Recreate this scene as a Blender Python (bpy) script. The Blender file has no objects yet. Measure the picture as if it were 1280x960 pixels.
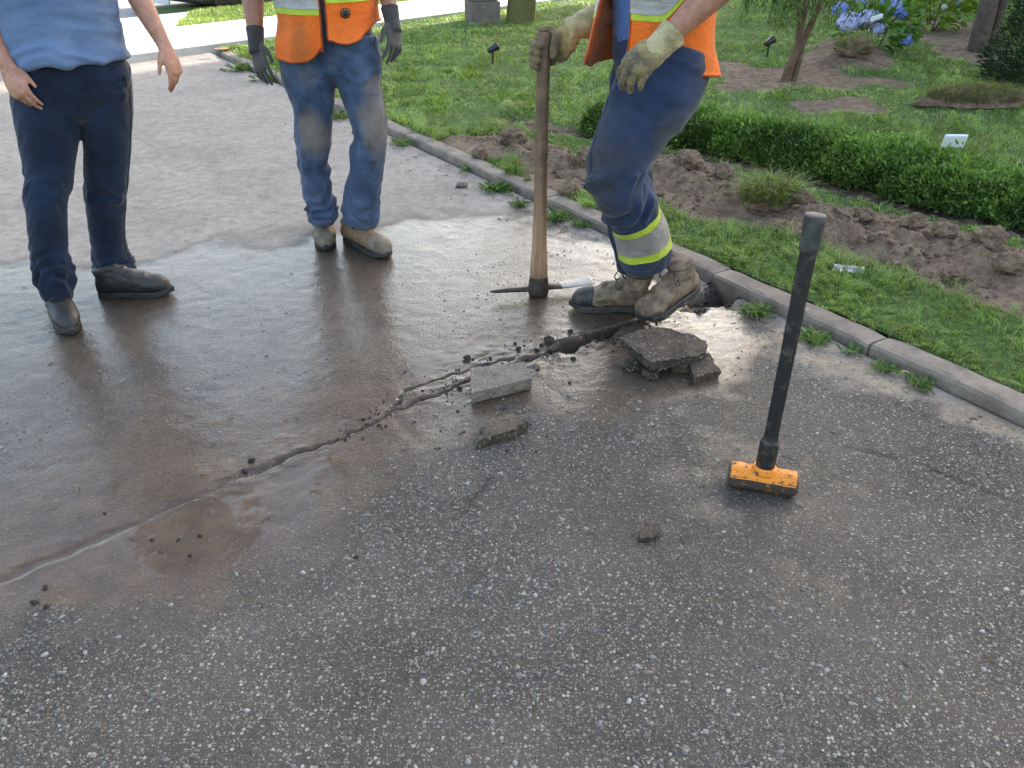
import bpy, bmesh, math, random
import numpy as np
from mathutils import Vector, Matrix

# ------------------------------------------------------------------ camera
sc = bpy.context.scene
C = sc.collection
R = math.radians
CAM_H, PITCH, FPX = 1.5, R(30.3), 1035.0
cam_data = bpy.data.cameras.new('camera')
cam = bpy.data.objects.new('camera', cam_data)
C.objects.link(cam)
cam.location = (0, 0, CAM_H)
cam.rotation_euler = (math.pi / 2 - PITCH, 0, 0)
cam_data.sensor_width = 36
cam_data.lens = 36 * FPX / 1280
cam_data.clip_end = 2000
cam_data.clip_start = 0.05
sc.camera = cam

# ------------------------------------------------------------------ sky and sun
SUN_EL = R(22)
SUN_AZ = np.array([0.64, 0.768])          # horizontal direction towards the sun (down the street, ahead and to the right)
world = bpy.data.worlds.new('World')
sc.world = world
world.use_nodes = True
wt = world.node_tree
for n in list(wt.nodes):
    wt.nodes.remove(n)
sky = wt.nodes.new('ShaderNodeTexSky')
sky.sky_type = 'NISHITA'
sky.sun_disc = False
sky.sun_elevation = SUN_EL
sky.sun_rotation = math.atan2(SUN_AZ[0], SUN_AZ[1])
sky.air_density = 1.15
sky.dust_density = 2.9
sky.ozone_density = 0.1
bg = wt.nodes.new('ShaderNodeBackground')
bg.inputs['Strength'].default_value = 0.15
wo = wt.nodes.new('ShaderNodeOutputWorld')
wt.links.new(sky.outputs[0], bg.inputs[0])
wt.links.new(bg.outputs[0], wo.inputs[0])
sun_data = bpy.data.lights.new('sun', 'SUN')
sun_data.energy = 3.6
sun_data.angle = R(0.55)
sun_data.color = (1.0, 0.93, 0.82)
sun = bpy.data.objects.new('sun', sun_data)
C.objects.link(sun)
sdir = Vector((-SUN_AZ[0] * math.cos(SUN_EL), -SUN_AZ[1] * math.cos(SUN_EL), -math.sin(SUN_EL)))
sun.rotation_euler = sdir.to_track_quat('-Z', 'Y').to_euler()
sun.location = (25, 30, 16)
sc.view_settings.view_transform = 'Standard'
sc.view_settings.look = 'None'
sc.view_settings.gamma = 1
sc.view_settings.exposure = 2.27
sc.cycles.max_bounces = 5
sc.cycles.diffuse_bounces = 3
sc.cycles.glossy_bounces = 2
sc.cycles.transmission_bounces = 3
sc.cycles.caustics_reflective = False
sc.cycles.caustics_refractive = False
sc.cycles.use_denoising = True
sc.cycles.use_adaptive_sampling = True
sc.cycles.adaptive_threshold = 0.02

rng = np.random.default_rng(7)
random.seed(7)
CP, SP = math.cos(PITCH), math.sin(PITCH)


# ------------------------------------------------------------------ placing helpers (photo pixel -> point in the place)
def ray(px, py):
    u, v = (px - 640) / FPX, (480 - py) / FPX
    return np.array([u, CP + v * SP, -SP + v * CP])


def G(px, py, z=0.0):
    d = ray(px, py)
    return np.array([0, 0, CAM_H]) + d * ((z - CAM_H) / d[2])


def P(px, py, Y):
    d = ray(px, py)
    return np.array([0, 0, CAM_H]) + d * (Y / d[1])


def S(px, py, Y):                       # metres per photo pixel there
    return (Y / ray(px, py)[1]) / FPX


# curb frame: s runs along the curb towards the street, t to the left over the driveway
O2 = np.array([1.70, 2.30])
A2 = np.array([-0.551, 0.8345])
B2 = np.array([-0.8345, -0.551])
D2 = np.array([0.64, 0.768])            # street direction
N2 = np.array([0.768, -0.64])           # away from the street
W0 = np.array([-3.4, 10.1])             # sidewalk edge meets the curb


def st(xy):
    q = np.asarray(xy)[..., :2] - O2
    return q @ A2, q @ B2


def xy(s, t):
    return O2 + np.multiply.outer(np.asarray(s, float), A2) + np.multiply.outer(np.asarray(t, float), B2)


# ------------------------------------------------------------------ numpy noise
def _hash(ix, iy, iz, seed):
    h = (ix.astype(np.int64) * 374761393 + iy.astype(np.int64) * 668265263 + iz.astype(np.int64) * 2147483647 + seed * 1274126177) & 0xFFFFFFFF
    h = ((h ^ (h >> 13)) * 1274126177) & 0xFFFFFFFF
    h = ((h ^ (h >> 16)) * 2246822519) & 0xFFFFFFFF
    return ((h ^ (h >> 15)) & 0xFFFFFF) / float(0xFFFFFF)


def vnoise(p, seed=0):
    p = np.asarray(p, float)
    if p.shape[-1] == 2:
        p = np.concatenate([p, np.zeros(p.shape[:-1] + (1,))], -1)
    f = np.floor(p)
    w = p - f
    w = w * w * (3 - 2 * w)
    i = f.astype(np.int64)
    out = 0
    for dx in (0, 1):
        for dy in (0, 1):
            for dz in (0, 1):
                wt_ = (w[..., 0] if dx else 1 - w[..., 0]) * (w[..., 1] if dy else 1 - w[..., 1]) * (w[..., 2] if dz else 1 - w[..., 2])
                out = out + wt_ * _hash(i[..., 0] + dx, i[..., 1] + dy, i[..., 2] + dz, seed)
    return out * 2 - 1


def fbm(p, octaves=4, seed=0):
    p = np.asarray(p, float)
    a, tot, nrm = 1.0, 0, 0
    for o in range(octaves):
        tot = tot + a * vnoise(p * (2.03 ** o), seed + o * 17)
        nrm += a
        a *= 0.5
    return tot / nrm


def smooth(a, b, x):
    t = np.clip((x - a) / (b - a), 0, 1)
    return t * t * (3 - 2 * t)


def poly_sd(pts, poly):                 # signed distance, positive inside
    pts = np.asarray(pts)[..., :2]
    poly = np.asarray(poly)[:, :2]
    d = np.full(pts.shape[:-1], 1e9)
    inside = np.zeros(pts.shape[:-1], bool)
    n = len(poly)
    for i in range(n):
        a, b = poly[i], poly[(i + 1) % n]
        ab = b - a
        h = np.clip(((pts - a) @ ab) / (ab @ ab), 0, 1)
        d = np.minimum(d, np.linalg.norm(pts - a - h[..., None] * ab, axis=-1))
        c = (a[1] > pts[..., 1]) != (b[1] > pts[..., 1])
        xi = a[0] + (pts[..., 1] - a[1]) / ((b[1] - a[1]) if abs(b[1] - a[1]) > 1e-9 else 1e-9) * ab[0]
        inside ^= c & (pts[..., 0] < xi)
    return np.where(inside, d, -d)


def line_d(pts, line):                  # distance to a polyline and the length along it
    pts = np.asarray(pts)[..., :2]
    line = np.asarray(line)[:, :2]
    best = np.full(pts.shape[:-1], 1e9)
    along = np.zeros(pts.shape[:-1])
    acc = 0
    for i in range(len(line) - 1):
        a, b = line[i], line[i + 1]
        ab = b - a
        L = np.linalg.norm(ab)
        h = np.clip(((pts - a) @ ab) / (L * L), 0, 1)
        d = np.linalg.norm(pts - a - h[..., None] * ab, axis=-1)
        m = d < best
        best = np.where(m, d, best)
        along = np.where(m, acc + h * L, along)
        acc += L
    return best, along


def GP(pix, z=0.0):
    return np.array([G(x, y, z)[:2] for x, y in pix])


# ------------------------------------------------------------------ mesh helpers
def new_mesh(name, V, F, smooth_=False):
    """V (n,3); F a list of (m,k) int arrays or a list of index lists"""
    me = bpy.data.meshes.new(name)
    V = np.asarray(V, np.float32)
    if isinstance(F, np.ndarray):
        F = [F]
    if len(F) and isinstance(F[0], np.ndarray) and F[0].ndim == 2:
        F = [f for f in F if len(f)]
        loops = np.concatenate([f.reshape(-1) for f in F]).astype(np.int32)
        counts = np.concatenate([np.full(len(f), f.shape[1]) for f in F]).astype(np.int32)
        starts = np.concatenate([[0], np.cumsum(counts)[:-1]]).astype(np.int32)
        me.vertices.add(len(V))
        me.vertices.foreach_set('co', V.reshape(-1))
        me.loops.add(len(loops))
        me.loops.foreach_set('vertex_index', loops)
        me.polygons.add(len(counts))
        me.polygons.foreach_set('loop_start', starts)
        me.update(calc_edges=True)
    else:
        me.from_pydata([tuple(map(float, v)) for v in V], [], [list(map(int, f)) for f in F])
        me.update()
    if smooth_:
        me.polygons.foreach_set('use_smooth', np.ones(len(me.polygons), bool))
    return me


def vattr(me, name, data):
    data = np.asarray(data, np.float32)
    if data.ndim == 1:
        a = me.attributes.new(name, 'FLOAT', 'POINT')
        a.data.foreach_set('value', data)
    else:
        if data.shape[1] == 3:
            data = np.concatenate([data, np.ones((len(data), 1), np.float32)], 1)
        a = me.attributes.new(name, 'FLOAT_COLOR', 'POINT')
        a.data.foreach_set('color', data.reshape(-1))


def link(name, me, mat=None, parent=None):
    o = bpy.data.objects.new(name, me)
    C.objects.link(o)
    if mat is not None and me is not None and len(me.materials) == 0:
        me.materials.append(mat)
    if parent is not None:
        o.parent = parent
    return o


def tag(o, label=None, cat=None, group=None, kind=None):
    for k, v in (('label', label), ('category', cat), ('group', group), ('kind', kind)):
        if v:
            o[k] = v
    return o


def thing(name, label, cat, group=None, loc=None):
    o = bpy.data.objects.new(name, None)
    o.empty_display_size = 0.1
    C.objects.link(o)
    if loc is not None:
        o.location = loc
        bpy.context.view_layer.update()
    return tag(o, label, cat, group)


def keep(o, parent):                    # parent without moving (parents here have identity rotation)
    o.parent = parent
    o.matrix_parent_inverse = Matrix.Translation(-Vector(parent.location))
    return o


def catmull(pts, n):
    pts = np.asarray(pts, float)
    k = len(pts)
    if k == 2:
        w = np.linspace(0, 1, n)[:, None]
        return pts[0] * (1 - w) + pts[1] * w
    ext = np.vstack([2 * pts[0] - pts[1], pts, 2 * pts[-1] - pts[-2]])
    u = np.linspace(0, k - 1 - 1e-6, n)
    i = np.floor(u).astype(int)
    f = (u - i)[:, None]
    p0, p1, p2, p3 = ext[i], ext[i + 1], ext[i + 2], ext[i + 3]
    return 0.5 * (2 * p1 + (p2 - p0) * f + (2 * p0 - 5 * p1 + 4 * p2 - p3) * f ** 2 + (3 * p1 - p0 - 3 * p2 + p3) * f ** 3)


def unit(v):
    v = np.asarray(v, float)
    return v / (np.linalg.norm(v, axis=-1, keepdims=True) + 1e-12)


class Tube:
    """rings along a path; keeps frames so that surface points can be asked for"""
    def __init__(self, path, radii, ref=(1, 0, 0), n=24, seg=20, caps=True, rnd=(False, False), fn=None, tan=None):
        path = np.asarray(path, float)
        radii = np.asarray(radii, float)
        if radii.ndim == 1:
            radii = np.stack([radii, radii], 1)
        d = catmull(np.hstack([path, radii]), n)
        c, r = d[:, :3], np.maximum(d[:, 3:5], 1e-4)
        if rnd[1]:
            t = unit(c[-1] - c[-2])
            m = r[-1].mean()
            ec, er = [], []
            for o, k in ((.45, .9), (.78, .63), (.97, .25)):
                ec.append(c[-1] + t * m * o)
                er.append(r[-1] * k)
            c, r = np.vstack([c, ec]), np.vstack([r, er])
        if rnd[0]:
            t = unit(c[0] - c[1])
            m = r[0].mean()
            ec, er = [], []
            for o, k in ((.97, .25), (.78, .63), (.45, .9)):
                ec.append(c[0] + t * m * o)
                er.append(r[0] * k)
            c, r = np.vstack([ec, c]), np.vstack([er, r])
        tan = unit(np.gradient(c, axis=0)) if tan is None else np.tile(unit(np.asarray(tan, float)), (len(c), 1))
        ref = np.asarray(ref, float)
        x = unit(ref - (tan @ ref)[:, None] * tan)
        y = np.cross(tan, x)
        self.c, self.r, self.x, self.y, self.tan = c, r, x, y, tan
        th = np.linspace(0, 2 * math.pi, seg, endpoint=False)
        k = len(c)
        ring = c[:, None, :] + r[:, None, 0:1] * np.cos(th)[None, :, None] * x[:, None, :] + r[:, None, 1:2] * np.sin(th)[None, :, None] * y[:, None, :]
        if fn is not None:
            u = np.linspace(0, 1, k)
            ring = ring + fn(u[:, None] * np.ones(seg)[None], np.ones(k)[:, None] * th[None])[..., None] * (ring - c[:, None, :]) / (np.linalg.norm(ring - c[:, None, :], axis=-1, keepdims=True) + 1e-9)
        self.V = ring.reshape(-1, 3)
        i = np.arange(k - 1)[:, None] * seg
        j = np.arange(seg)[None]
        j2 = (j + 1) % seg
        q = np.stack([i + j, i + j2, i + seg + j2, i + seg + j], -1).reshape(-1, 4)
        self.F = [q]
        if caps:
            n0 = len(self.V)
            self.V = np.vstack([self.V, c[0], c[-1]])
            jj = np.arange(seg)
            a = np.stack([(jj + 1) % seg, jj, np.full(seg, n0)], -1)
            b = np.stack([(k - 1) * seg + jj, (k - 1) * seg + (jj + 1) % seg, np.full(seg, n0 + 1)], -1)
            self.F += [np.vstack([a, b])]


def ellipsoid(c, r, n=14, seg=18, M=None):
    ph = np.linspace(0, math.pi, n)
    th = np.linspace(0, 2 * math.pi, seg, endpoint=False)
    v = np.stack([np.sin(ph)[:, None] * np.cos(th)[None], np.sin(ph)[:, None] * np.sin(th)[None], np.cos(ph)[:, None] * np.ones(seg)[None]], -1) * np.asarray(r)
    v = v.reshape(-1, 3)
    if M is not None:
        v = v @ np.asarray(M).T
    i = np.arange(n - 1)[:, None] * seg
    j = np.arange(seg)[None]
    j2 = (j + 1) % seg
    class E: pass
    e = E()
    e.V = v + np.asarray(c)
    e.F = [np.stack([i + j, i + seg + j, i + seg + j2, i + j2], -1).reshape(-1, 4)]
    return e


def merge(parts):
    V, F, off = [], {}, 0
    for p in parts:
        V.append(p.V)
        for f in p.F:
            F.setdefault(f.shape[1], []).append(f + off)
        off += len(p.V)
    return np.vstack(V), [np.vstack(f) for f in F.values()]


def raw(name, parts, mat, parent=None, smooth_=True):
    V, F = merge(parts)
    return link(name, new_mesh(name, V, F, smooth_), mat, parent)


def fuse(name, parts, voxel, mat, parent=None, it=3, disp=None, attr=None, decimate=None):
    """one continuous surface from overlapping closed pieces"""
    V, F = merge(parts)
    me = new_mesh(name, V, F)
    o = bpy.data.objects.new('tmp', me)
    C.objects.link(o)
    m = o.modifiers.new('r', 'REMESH')
    m.mode = 'VOXEL'
    m.voxel_size = voxel
    m.adaptivity = 0
    s = o.modifiers.new('s', 'SMOOTH')
    s.iterations = it
    s.factor = 0.5
    dg = bpy.context.evaluated_depsgraph_get()
    me2 = bpy.data.meshes.new_from_object(o.evaluated_get(dg))
    bpy.data.objects.remove(o)
    bpy.data.meshes.remove(me)
    me2.name = name
    n = len(me2.vertices)
    co = np.empty(n * 3, np.float32)
    me2.vertices.foreach_get('co', co)
    co = co.reshape(-1, 3).astype(float)
    if disp is not None:
        no = np.empty(n * 3, np.float32)
        me2.vertices.foreach_get('normal', no)
        co = co + disp(co, no.reshape(-1, 3))
        me2.vertices.foreach_set('co', co.astype(np.float32).reshape(-1))
        me2.update()
    if attr is not None:
        for k, fn in attr.items():
            vattr(me2, k, fn(co))
    me2.polygons.foreach_set('use_smooth', np.ones(len(me2.polygons), bool))
    return link(name, me2, mat, parent)


def bevel_mesh(name, V, F, w=0.004, seg=2, smooth_=False):
    bm = bmesh.new()
    vs = [bm.verts.new(tuple(map(float, v))) for v in V]
    for f in F:
        bm.faces.new([vs[i] for i in f])
    bmesh.ops.recalc_face_normals(bm, faces=bm.faces)
    if w > 0:
        bmesh.ops.bevel(bm, geom=list(bm.edges), offset=w, segments=seg, affect='EDGES', profile=0.6)
    me = bpy.data.meshes.new(name)
    bm.to_mesh(me)
    bm.free()
    return me


BOXF = [(0, 3, 2, 1), (4, 5, 6, 7), (0, 1, 5, 4), (1, 2, 6, 5), (2, 3, 7, 6), (3, 0, 4, 7)]


def box_v(c, size, ux=(1, 0, 0), uy=(0, 1, 0), uz=(0, 0, 1)):
    c, ux, uy, uz = map(np.asarray, (c, ux, uy, uz))
    x, y, z = size
    return [c + ux * x * a / 2 + uy * y * b / 2 + uz * z * d / 2 for d in (-1, 1) for a, b in ((-1, -1), (1, -1), (1, 1), (-1, 1))]


def box(name, c, size, mat, parent=None, w=0.004, **k):
    return link(name, bevel_mesh(name, box_v(c, size, **k), BOXF, w), mat, parent)


# ------------------------------------------------------------------ materials
class Mat:
    def __init__(self, name, rough=0.7, spec=0.5):
        self.m = bpy.data.materials.new(name)
        self.m.use_nodes = True
        self.t = self.m.node_tree
        self.b = self.t.nodes['Principled BSDF']
        self.b.inputs['Roughness'].default_value = rough
        self.b.inputs['Specular IOR Level'].default_value = spec

    def n(self, ty, **k):
        nd = self.t.nodes.new(ty)
        for a, v in k.items():
            if a.startswith('i_'):
                self.put(v, nd.inputs[a[2:].replace('_', ' ')])
            else:
                setattr(nd, a, v)
        return nd

    def put(self, v, sock):
        if isinstance(v, bpy.types.NodeSocket):
            self.t.links.new(v, sock)
        elif isinstance(v, (tuple, list)) and len(v) == 3 and sock.type == 'RGBA':
            sock.default_value = (*v, 1)
        else:
            sock.default_value = v

    def coord(self, which='Object'):
        return self.n('ShaderNodeTexCoord').outputs[which]

    def scale(self, sx, sy, sz, co=None):
        mp = self.n('ShaderNodeMapping')
        self.put(co or self.coord(), mp.inputs[0])
        mp.inputs['Scale'].default_value = (sx, sy, sz)
        return mp.outputs[0]

    def noise(self, scale, detail=4, rough=0.55, co=None, dist=0):
        nd = self.n('ShaderNodeTexNoise')
        self.put(co or self.coord(), nd.inputs['Vector'])
        nd.inputs['Scale'].default_value = scale
        nd.inputs['Detail'].default_value = detail
        nd.inputs['Roughness'].default_value = rough
        nd.inputs['Distortion'].default_value = dist
        return nd.outputs['Fac']

    def vor(self, scale, feature='F1', out='Distance', co=None, rnd=1):
        nd = self.n('ShaderNodeTexVoronoi', feature=feature)
        self.put(co or self.coord(), nd.inputs['Vector'])
        nd.inputs['Scale'].default_value = scale
        nd.inputs['Randomness'].default_value = rnd
        return nd.outputs[out]

    def ramp(self, fac, *stops):
        nd = self.n('ShaderNodeValToRGB')
        self.put(fac, nd.inputs[0])
        el = nd.color_ramp.elements
        while len(el) < len(stops):
            el.new(0.5)
        for e, (p, c) in zip(el, stops):
            e.position = p
            e.color = (*c, 1) if isinstance(c, (tuple, list)) else (c, c, c, 1)
        return nd.outputs[0]

    def rng(self, v, a, b, c=0., d=1.):
        nd = self.n('ShaderNodeMapRange')
        for i, q in enumerate((v, a, b, c, d)):
            self.put(q, nd.inputs[i])
        return nd.outputs[0]

    def mix(self, f, a, b, mode='MIX'):
        nd = self.n('ShaderNodeMix', data_type='RGBA', blend_type=mode)
        self.put(f, nd.inputs[0])
        self.put(a, nd.inputs[6])
        self.put(b, nd.inputs[7])
        return nd.outputs[2]

    def math(self, op, a, b=0.0):
        nd = self.n('ShaderNodeMath', operation=op)
        self.put(a, nd.inputs[0])
        self.put(b, nd.inputs[1])
        return nd.outputs[0]

    def attr(self, name, out='Color'):
        return self.n('ShaderNodeAttribute', attribute_name=name).outputs[out]

    def sep(self, c):
        nd = self.n('ShaderNodeSeparateColor')
        self.put(c, nd.inputs[0])
        return nd.outputs

    def bump(self, h, strength=0.3, dist=0.01, normal=None):
        nd = self.n('ShaderNodeBump')
        self.put(strength, nd.inputs['Strength'])
        self.put(dist, nd.inputs['Distance'])
        self.put(h, nd.inputs['Height'])
        if normal is not None:
            self.put(normal, nd.inputs['Normal'])
        return nd.outputs[0]

    def set(self, **k):
        for a, v in k.items():
            self.put(v, self.b.inputs[a.replace('_', ' ')])
        return self

    def objrand(self):
        return self.n('ShaderNodeObjectInfo').outputs['Random']


M = {}


def simple(name, col, var=0.25, nscale=20, rough=0.75, bump=0.2, bscale=150, bdist=0.003, spec=0.5, metal=0.0):
    m = Mat(name, rough, spec)
    c = np.array(col)
    f = m.noise(nscale, 5)
    m.set(Base_Color=m.ramp(f, (.3, tuple(c * (1 - var))), (.7, tuple(np.minimum(c * (1 + var), 1)))))
    if bump:
        m.set(Normal=m.bump(m.noise(bscale, 3), bump, bdist))
    if metal:
        m.set(Metallic=metal)
    M[name] = m.m
    return m.m


def asphalt():
    m = Mat('wet_asphalt', .85, .4)
    co = m.coord()
    a, b = m.sep(m.attr('cover')), m.sep(m.attr('cover_b'))
    wet, mud, sand_skylight = a[0], a[1], a[2]
    pud, slur, hole = b[0], b[1], b[2]
    n1 = m.noise(1.7, 4, .6, co=co)
    base = m.ramp(n1, (.32, (.036, .029, .0235)), (.68, (.104, .084, .067)))
    # packed stones of mixed tone and size in the binder
    fv = m.n('ShaderNodeTexVoronoi', feature='F1')
    m.put(co, fv.inputs['Vector'])
    fv.inputs['Scale'].default_value = 210
    fd, fc = fv.outputs['Distance'], m.sep(fv.outputs['Color'])
    gv_ = m.n('ShaderNodeTexVoronoi', feature='F1')
    m.put(co, gv_.inputs['Vector'])
    gv_.inputs['Scale'].default_value = 105
    gd_, gc_ = gv_.outputs['Distance'], m.sep(gv_.outputs['Color'])
    fine = m.math('MULTIPLY', m.rng(fd, .5, .3), m.rng(fc[0], .15, .5, .0, .95))
    base = m.mix(fine, base, m.ramp(fc[1], (.1, (.024, .02, .0165)), (.55, (.125, .106, .087)), (1, (.38, .335, .28))))
    big = m.math('MULTIPLY', m.rng(gd_, .46, .34), m.rng(gc_[0], .6, .64))
    base = m.mix(big, base, m.ramp(gc_[1], (.1, (.064, .056, .048)), (.6, (.165, .145, .122)), (1, (.38, .34, .29))))
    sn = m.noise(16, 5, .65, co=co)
    sand_skylight_f = m.math('MULTIPLY', m.math('MULTIPLY', sand_skylight, m.rng(sn, .3, .62, .45, .97)), m.rng(m.noise(1.6, 6, .7, co=co, dist=.5), .34, .56, .66, 1))
    sand_skylight_c = m.ramp(m.noise(110, 3, .75, co=co), (.3, (.2, .172, .147)), (.7, (.39, .345, .3)))  # sandy dust, made paler to paint in the far end's brighter skylight
    sand_skylight_c = m.mix(m.attr('tan', 'Fac'), sand_skylight_c, m.ramp(m.noise(60, 4, .7, co=co), (.3, (.2, .148, .098)), (.7, (.38, .295, .205))))
    base = m.mix(sand_skylight_f, base, sand_skylight_c)
    mudc = m.ramp(m.noise(7, 4, .6, co=co), (.3, (.098, .06, .038)), (.7, (.2, .128, .08)))
    base = m.mix(m.math('MULTIPLY', mud, m.rng(m.noise(24, 4, .65, co=co), .28, .62, .5, .97)), base, mudc)
    base = m.mix(m.math('MULTIPLY', slur, m.rng(m.noise(30, 4, .7, co=co), .38, .6)), base, (.3, .285, .265))
    base = m.mix(hole, base, m.ramp(m.noise(55, 4, .7, co=co), (.3, (.022, .016, .012)), (.7, (.085, .06, .045))))
    base = m.mix(m.rng(wet, 0, .5, 0, .36), base, (0, 0, 0))
    wn = m.rng(m.noise(5, 7, .72, co=co), .32, .68, -.36, .36)
    wf = m.rng(m.math('ADD', wet, wn), .42, .85)
    wf = m.math('MULTIPLY', wf, m.rng(hole, .2, .7, .82, .1))
    rough = m.rng(wet, 0, 1, .82, .4)
    h = m.math('ADD', m.math('MULTIPLY', fd, -.7), m.math('MULTIPLY', gd_, -.5))
    h = m.math('ADD', h, m.math('MULTIPLY', m.noise(75, 3, .65, co=co), 1.5))
    st_ = m.math('MULTIPLY', m.math('MULTIPLY', m.rng(pud, 0, .7, .8, .012), m.rng(mud, .2, 1, 1, .75)), m.rng(sand_skylight, 0, 1, 1, .35))
    nb = m.bump(h, st_, .0045)
    m.set(Base_Color=base, Roughness=rough, Normal=nb, Coat_Weight=wf, Coat_Roughness=m.rng(pud, 0, .6, .11, .02), Coat_IOR=1.33, Specular_IOR_Level=m.rng(wf, 0, 1, .4, .06),
          Coat_Normal=m.bump(m.noise(62, 3, .7, co=co), m.rng(pud, 0, .7, .5, .006), .0035))
    M['asphalt'] = m.m


def concrete(name, c0, c1, mudf=0.3):
    m = Mat(name, .8, .4)
    co = m.coord()
    base = m.ramp(m.noise(9, 6, .65, co=co), (.3, c0), (.7, c1))
    base = m.mix(m.rng(m.noise(150, 3, .6, co=co), .55, .75, 0, .5), base, (.1, .09, .085))
    base = m.mix(m.rng(m.noise(3.2, 6, .65, co=co), .48, .66, 0, mudf), base, (.12, .09, .07))
    h = m.math('ADD', m.noise(120, 4, .65, co=co), m.math('MULTIPLY', m.noise(22, 4, co=co), 1.2))
    m.set(Base_Color=base, Normal=m.bump(h, .5, .004), Roughness=m.rng(m.noise(5, 4, co=co), .3, .7, .6, .95))
    M[name] = m.m


def rubble(name, c0, c1, wet):
    """broken asphalt or concrete: stones in binder, damp skin"""
    m = Mat(name, .85, .25)
    co = m.coord()
    base = m.ramp(m.noise(11, 5, .65, co=co), (.3, c0), (.7, c1))
    vd = m.n('ShaderNodeTexVoronoi', feature='F1')
    m.put(co, vd.inputs['Vector'])
    vd.inputs['Scale'].default_value = 130
    cc = m.sep(vd.outputs['Color'])
    st_ = m.math('MULTIPLY', m.rng(vd.outputs['Distance'], .5, .34), m.rng(cc[0], .45, .6, 0, .85))
    base = m.mix(st_, base, m.ramp(cc[1], (.1, tuple(np.array(c0) * .7)), (.6, tuple(np.array(c1) * 1.1)), (1, (.36, .33, .29))))
    base = m.mix(m.rng(m.noise(7, 4, .65, co=co), .5, .66, 0, .7), base, (.085, .058, .041))
    h = m.math('ADD', m.math('MULTIPLY', vd.outputs['Distance'], -.8), m.math('MULTIPLY', m.noise(45, 5, .7, co=co), 2.0))
    nb = m.bump(h, .8, .006)
    m.set(Base_Color=base, Normal=nb, Coat_Weight=m.rng(m.noise(14, 3, co=co), .4, .6, 0, wet), Coat_Roughness=.18, Coat_IOR=1.33, Coat_Normal=nb)
    M[name] = m.m


def soil(name, c0, c1, c2):
    m = Mat(name, .95, .2)
    co = m.coord()
    base = m.ramp(m.noise(13, 7, .7, co=co), (.3, c0), (.5, c1), (.72, c2))
    base = m.mix(m.rng(m.noise(160, 4, .7, co=co), .35, .7, .65, 0), base, (.045, .03, .022))
    h = m.math('ADD', m.noise(70, 6, .7, co=co), m.math('MULTIPLY', m.vor(60, co=co), .6))
    m.set(Base_Color=base, Normal=m.bump(h, .8, .012))
    M[name] = m.m


def garden():
    m = Mat('garden_soil', .95, .2)
    co = m.coord()
    g = m.sep(m.attr('cover'))
    so = m.ramp(m.noise(13, 7, .7, co=co), (.3, (.1, .064, .043)), (.5, (.235, .16, .108)), (.72, (.41, .305, .215)))
    so = m.mix(m.rng(m.noise(160, 4, .7, co=co), .35, .7, .6, 0), so, (.05, .034, .025))
    so = m.mix(m.math('MULTIPLY', g[1], m.rng(m.noise(8, 5, .6, co=co), .4, .6)), so, (.055, .038, .028))
    gr = m.ramp(m.noise(40, 5, .7, co=co), (.3, (.028, .05, .014)), (.7, (.075, .13, .03)))
    base = m.mix(m.rng(m.math('ADD', g[0], m.rng(m.noise(30, 5, .7, co=co), .2, .8, -.35, .35)), .35, .65), gr, so)
    h = m.math('ADD', m.noise(70, 6, .7, co=co), m.math('MULTIPLY', m.vor(60, co=co), .6))
    m.set(Base_Color=base, Normal=m.bump(h, .8, .012))
    M['garden'] = m.m


def leafmat(name, rough=0.45, trans=0.25, tint=(1, 1, 1)):
    m = Mat(name, rough, .35)
    c = m.attr('tint')
    c = m.mix(1.0, c, tint, 'MULTIPLY')
    m.set(Base_Color=c)
    tr = m.n('ShaderNodeBsdfTranslucent')
    m.put(m.mix(1.0, c, (1.1, 1.25, .55), 'MULTIPLY'), tr.inputs[0])
    mx = m.n('ShaderNodeMixShader')
    mx.inputs[0].default_value = trans
    m.t.links.new(m.b.outputs[0], mx.inputs[1])
    m.t.links.new(tr.outputs[0], mx.inputs[2])
    m.t.links.new(mx.outputs[0], m.t.nodes['Material Output'].inputs[0])
    M[name] = m.m


def cloth(name, c0, c1, scale=9, weave=900, dirt=None, rough=.9, wrinkle=.45, dirtcol=(.13, .1, .075)):
    m = Mat(name, rough, .25)
    co = m.coord()
    base = m.ramp(m.noise(scale, 6, .65, co=co, dist=.6), (.32, c0), (.68, c1))
    fine = m.noise(weave * .45, 2, .5, co=co)
    base = m.mix(m.rng(fine, .3, .7, .28, 0), base, tuple(np.array(c0) * .35))
    if dirt:
        d = m.sep(m.attr('dirt'))[0]
        d = m.math('MULTIPLY', d, m.rng(m.noise(26, 4, .7, co=co), .28, .62, .5, 1))
        base = m.mix(m.math('MULTIPLY', d, dirt), base, dirtcol)
    h = m.math('ADD', m.math('MULTIPLY', m.noise(20, 5, .6, co=m.scale(1, 1, 2.4), dist=1.2), 1.0), m.math('MULTIPLY', fine, .05))
    m.set(Base_Color=base, Normal=m.bump(h, wrinkle, .02), Sheen_Weight=.15, Sheen_Roughness=.5)
    M[name] = m.m


def skin(name, c0, c1):
    m = Mat(name, .5, .4)
    co = m.coord()
    base = m.ramp(m.noise(30, 5, .7, co=co), (.35, c0), (.65, c1))
    h = m.math('ADD', m.noise(260, 3, co=co), m.math('MULTIPLY', m.noise(60, 3, co=co), .8))
    m.set(Base_Color=base, Normal=m.bump(h, .4, .003), Sheen_Weight=.05)
    M[name] = m.m


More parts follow.
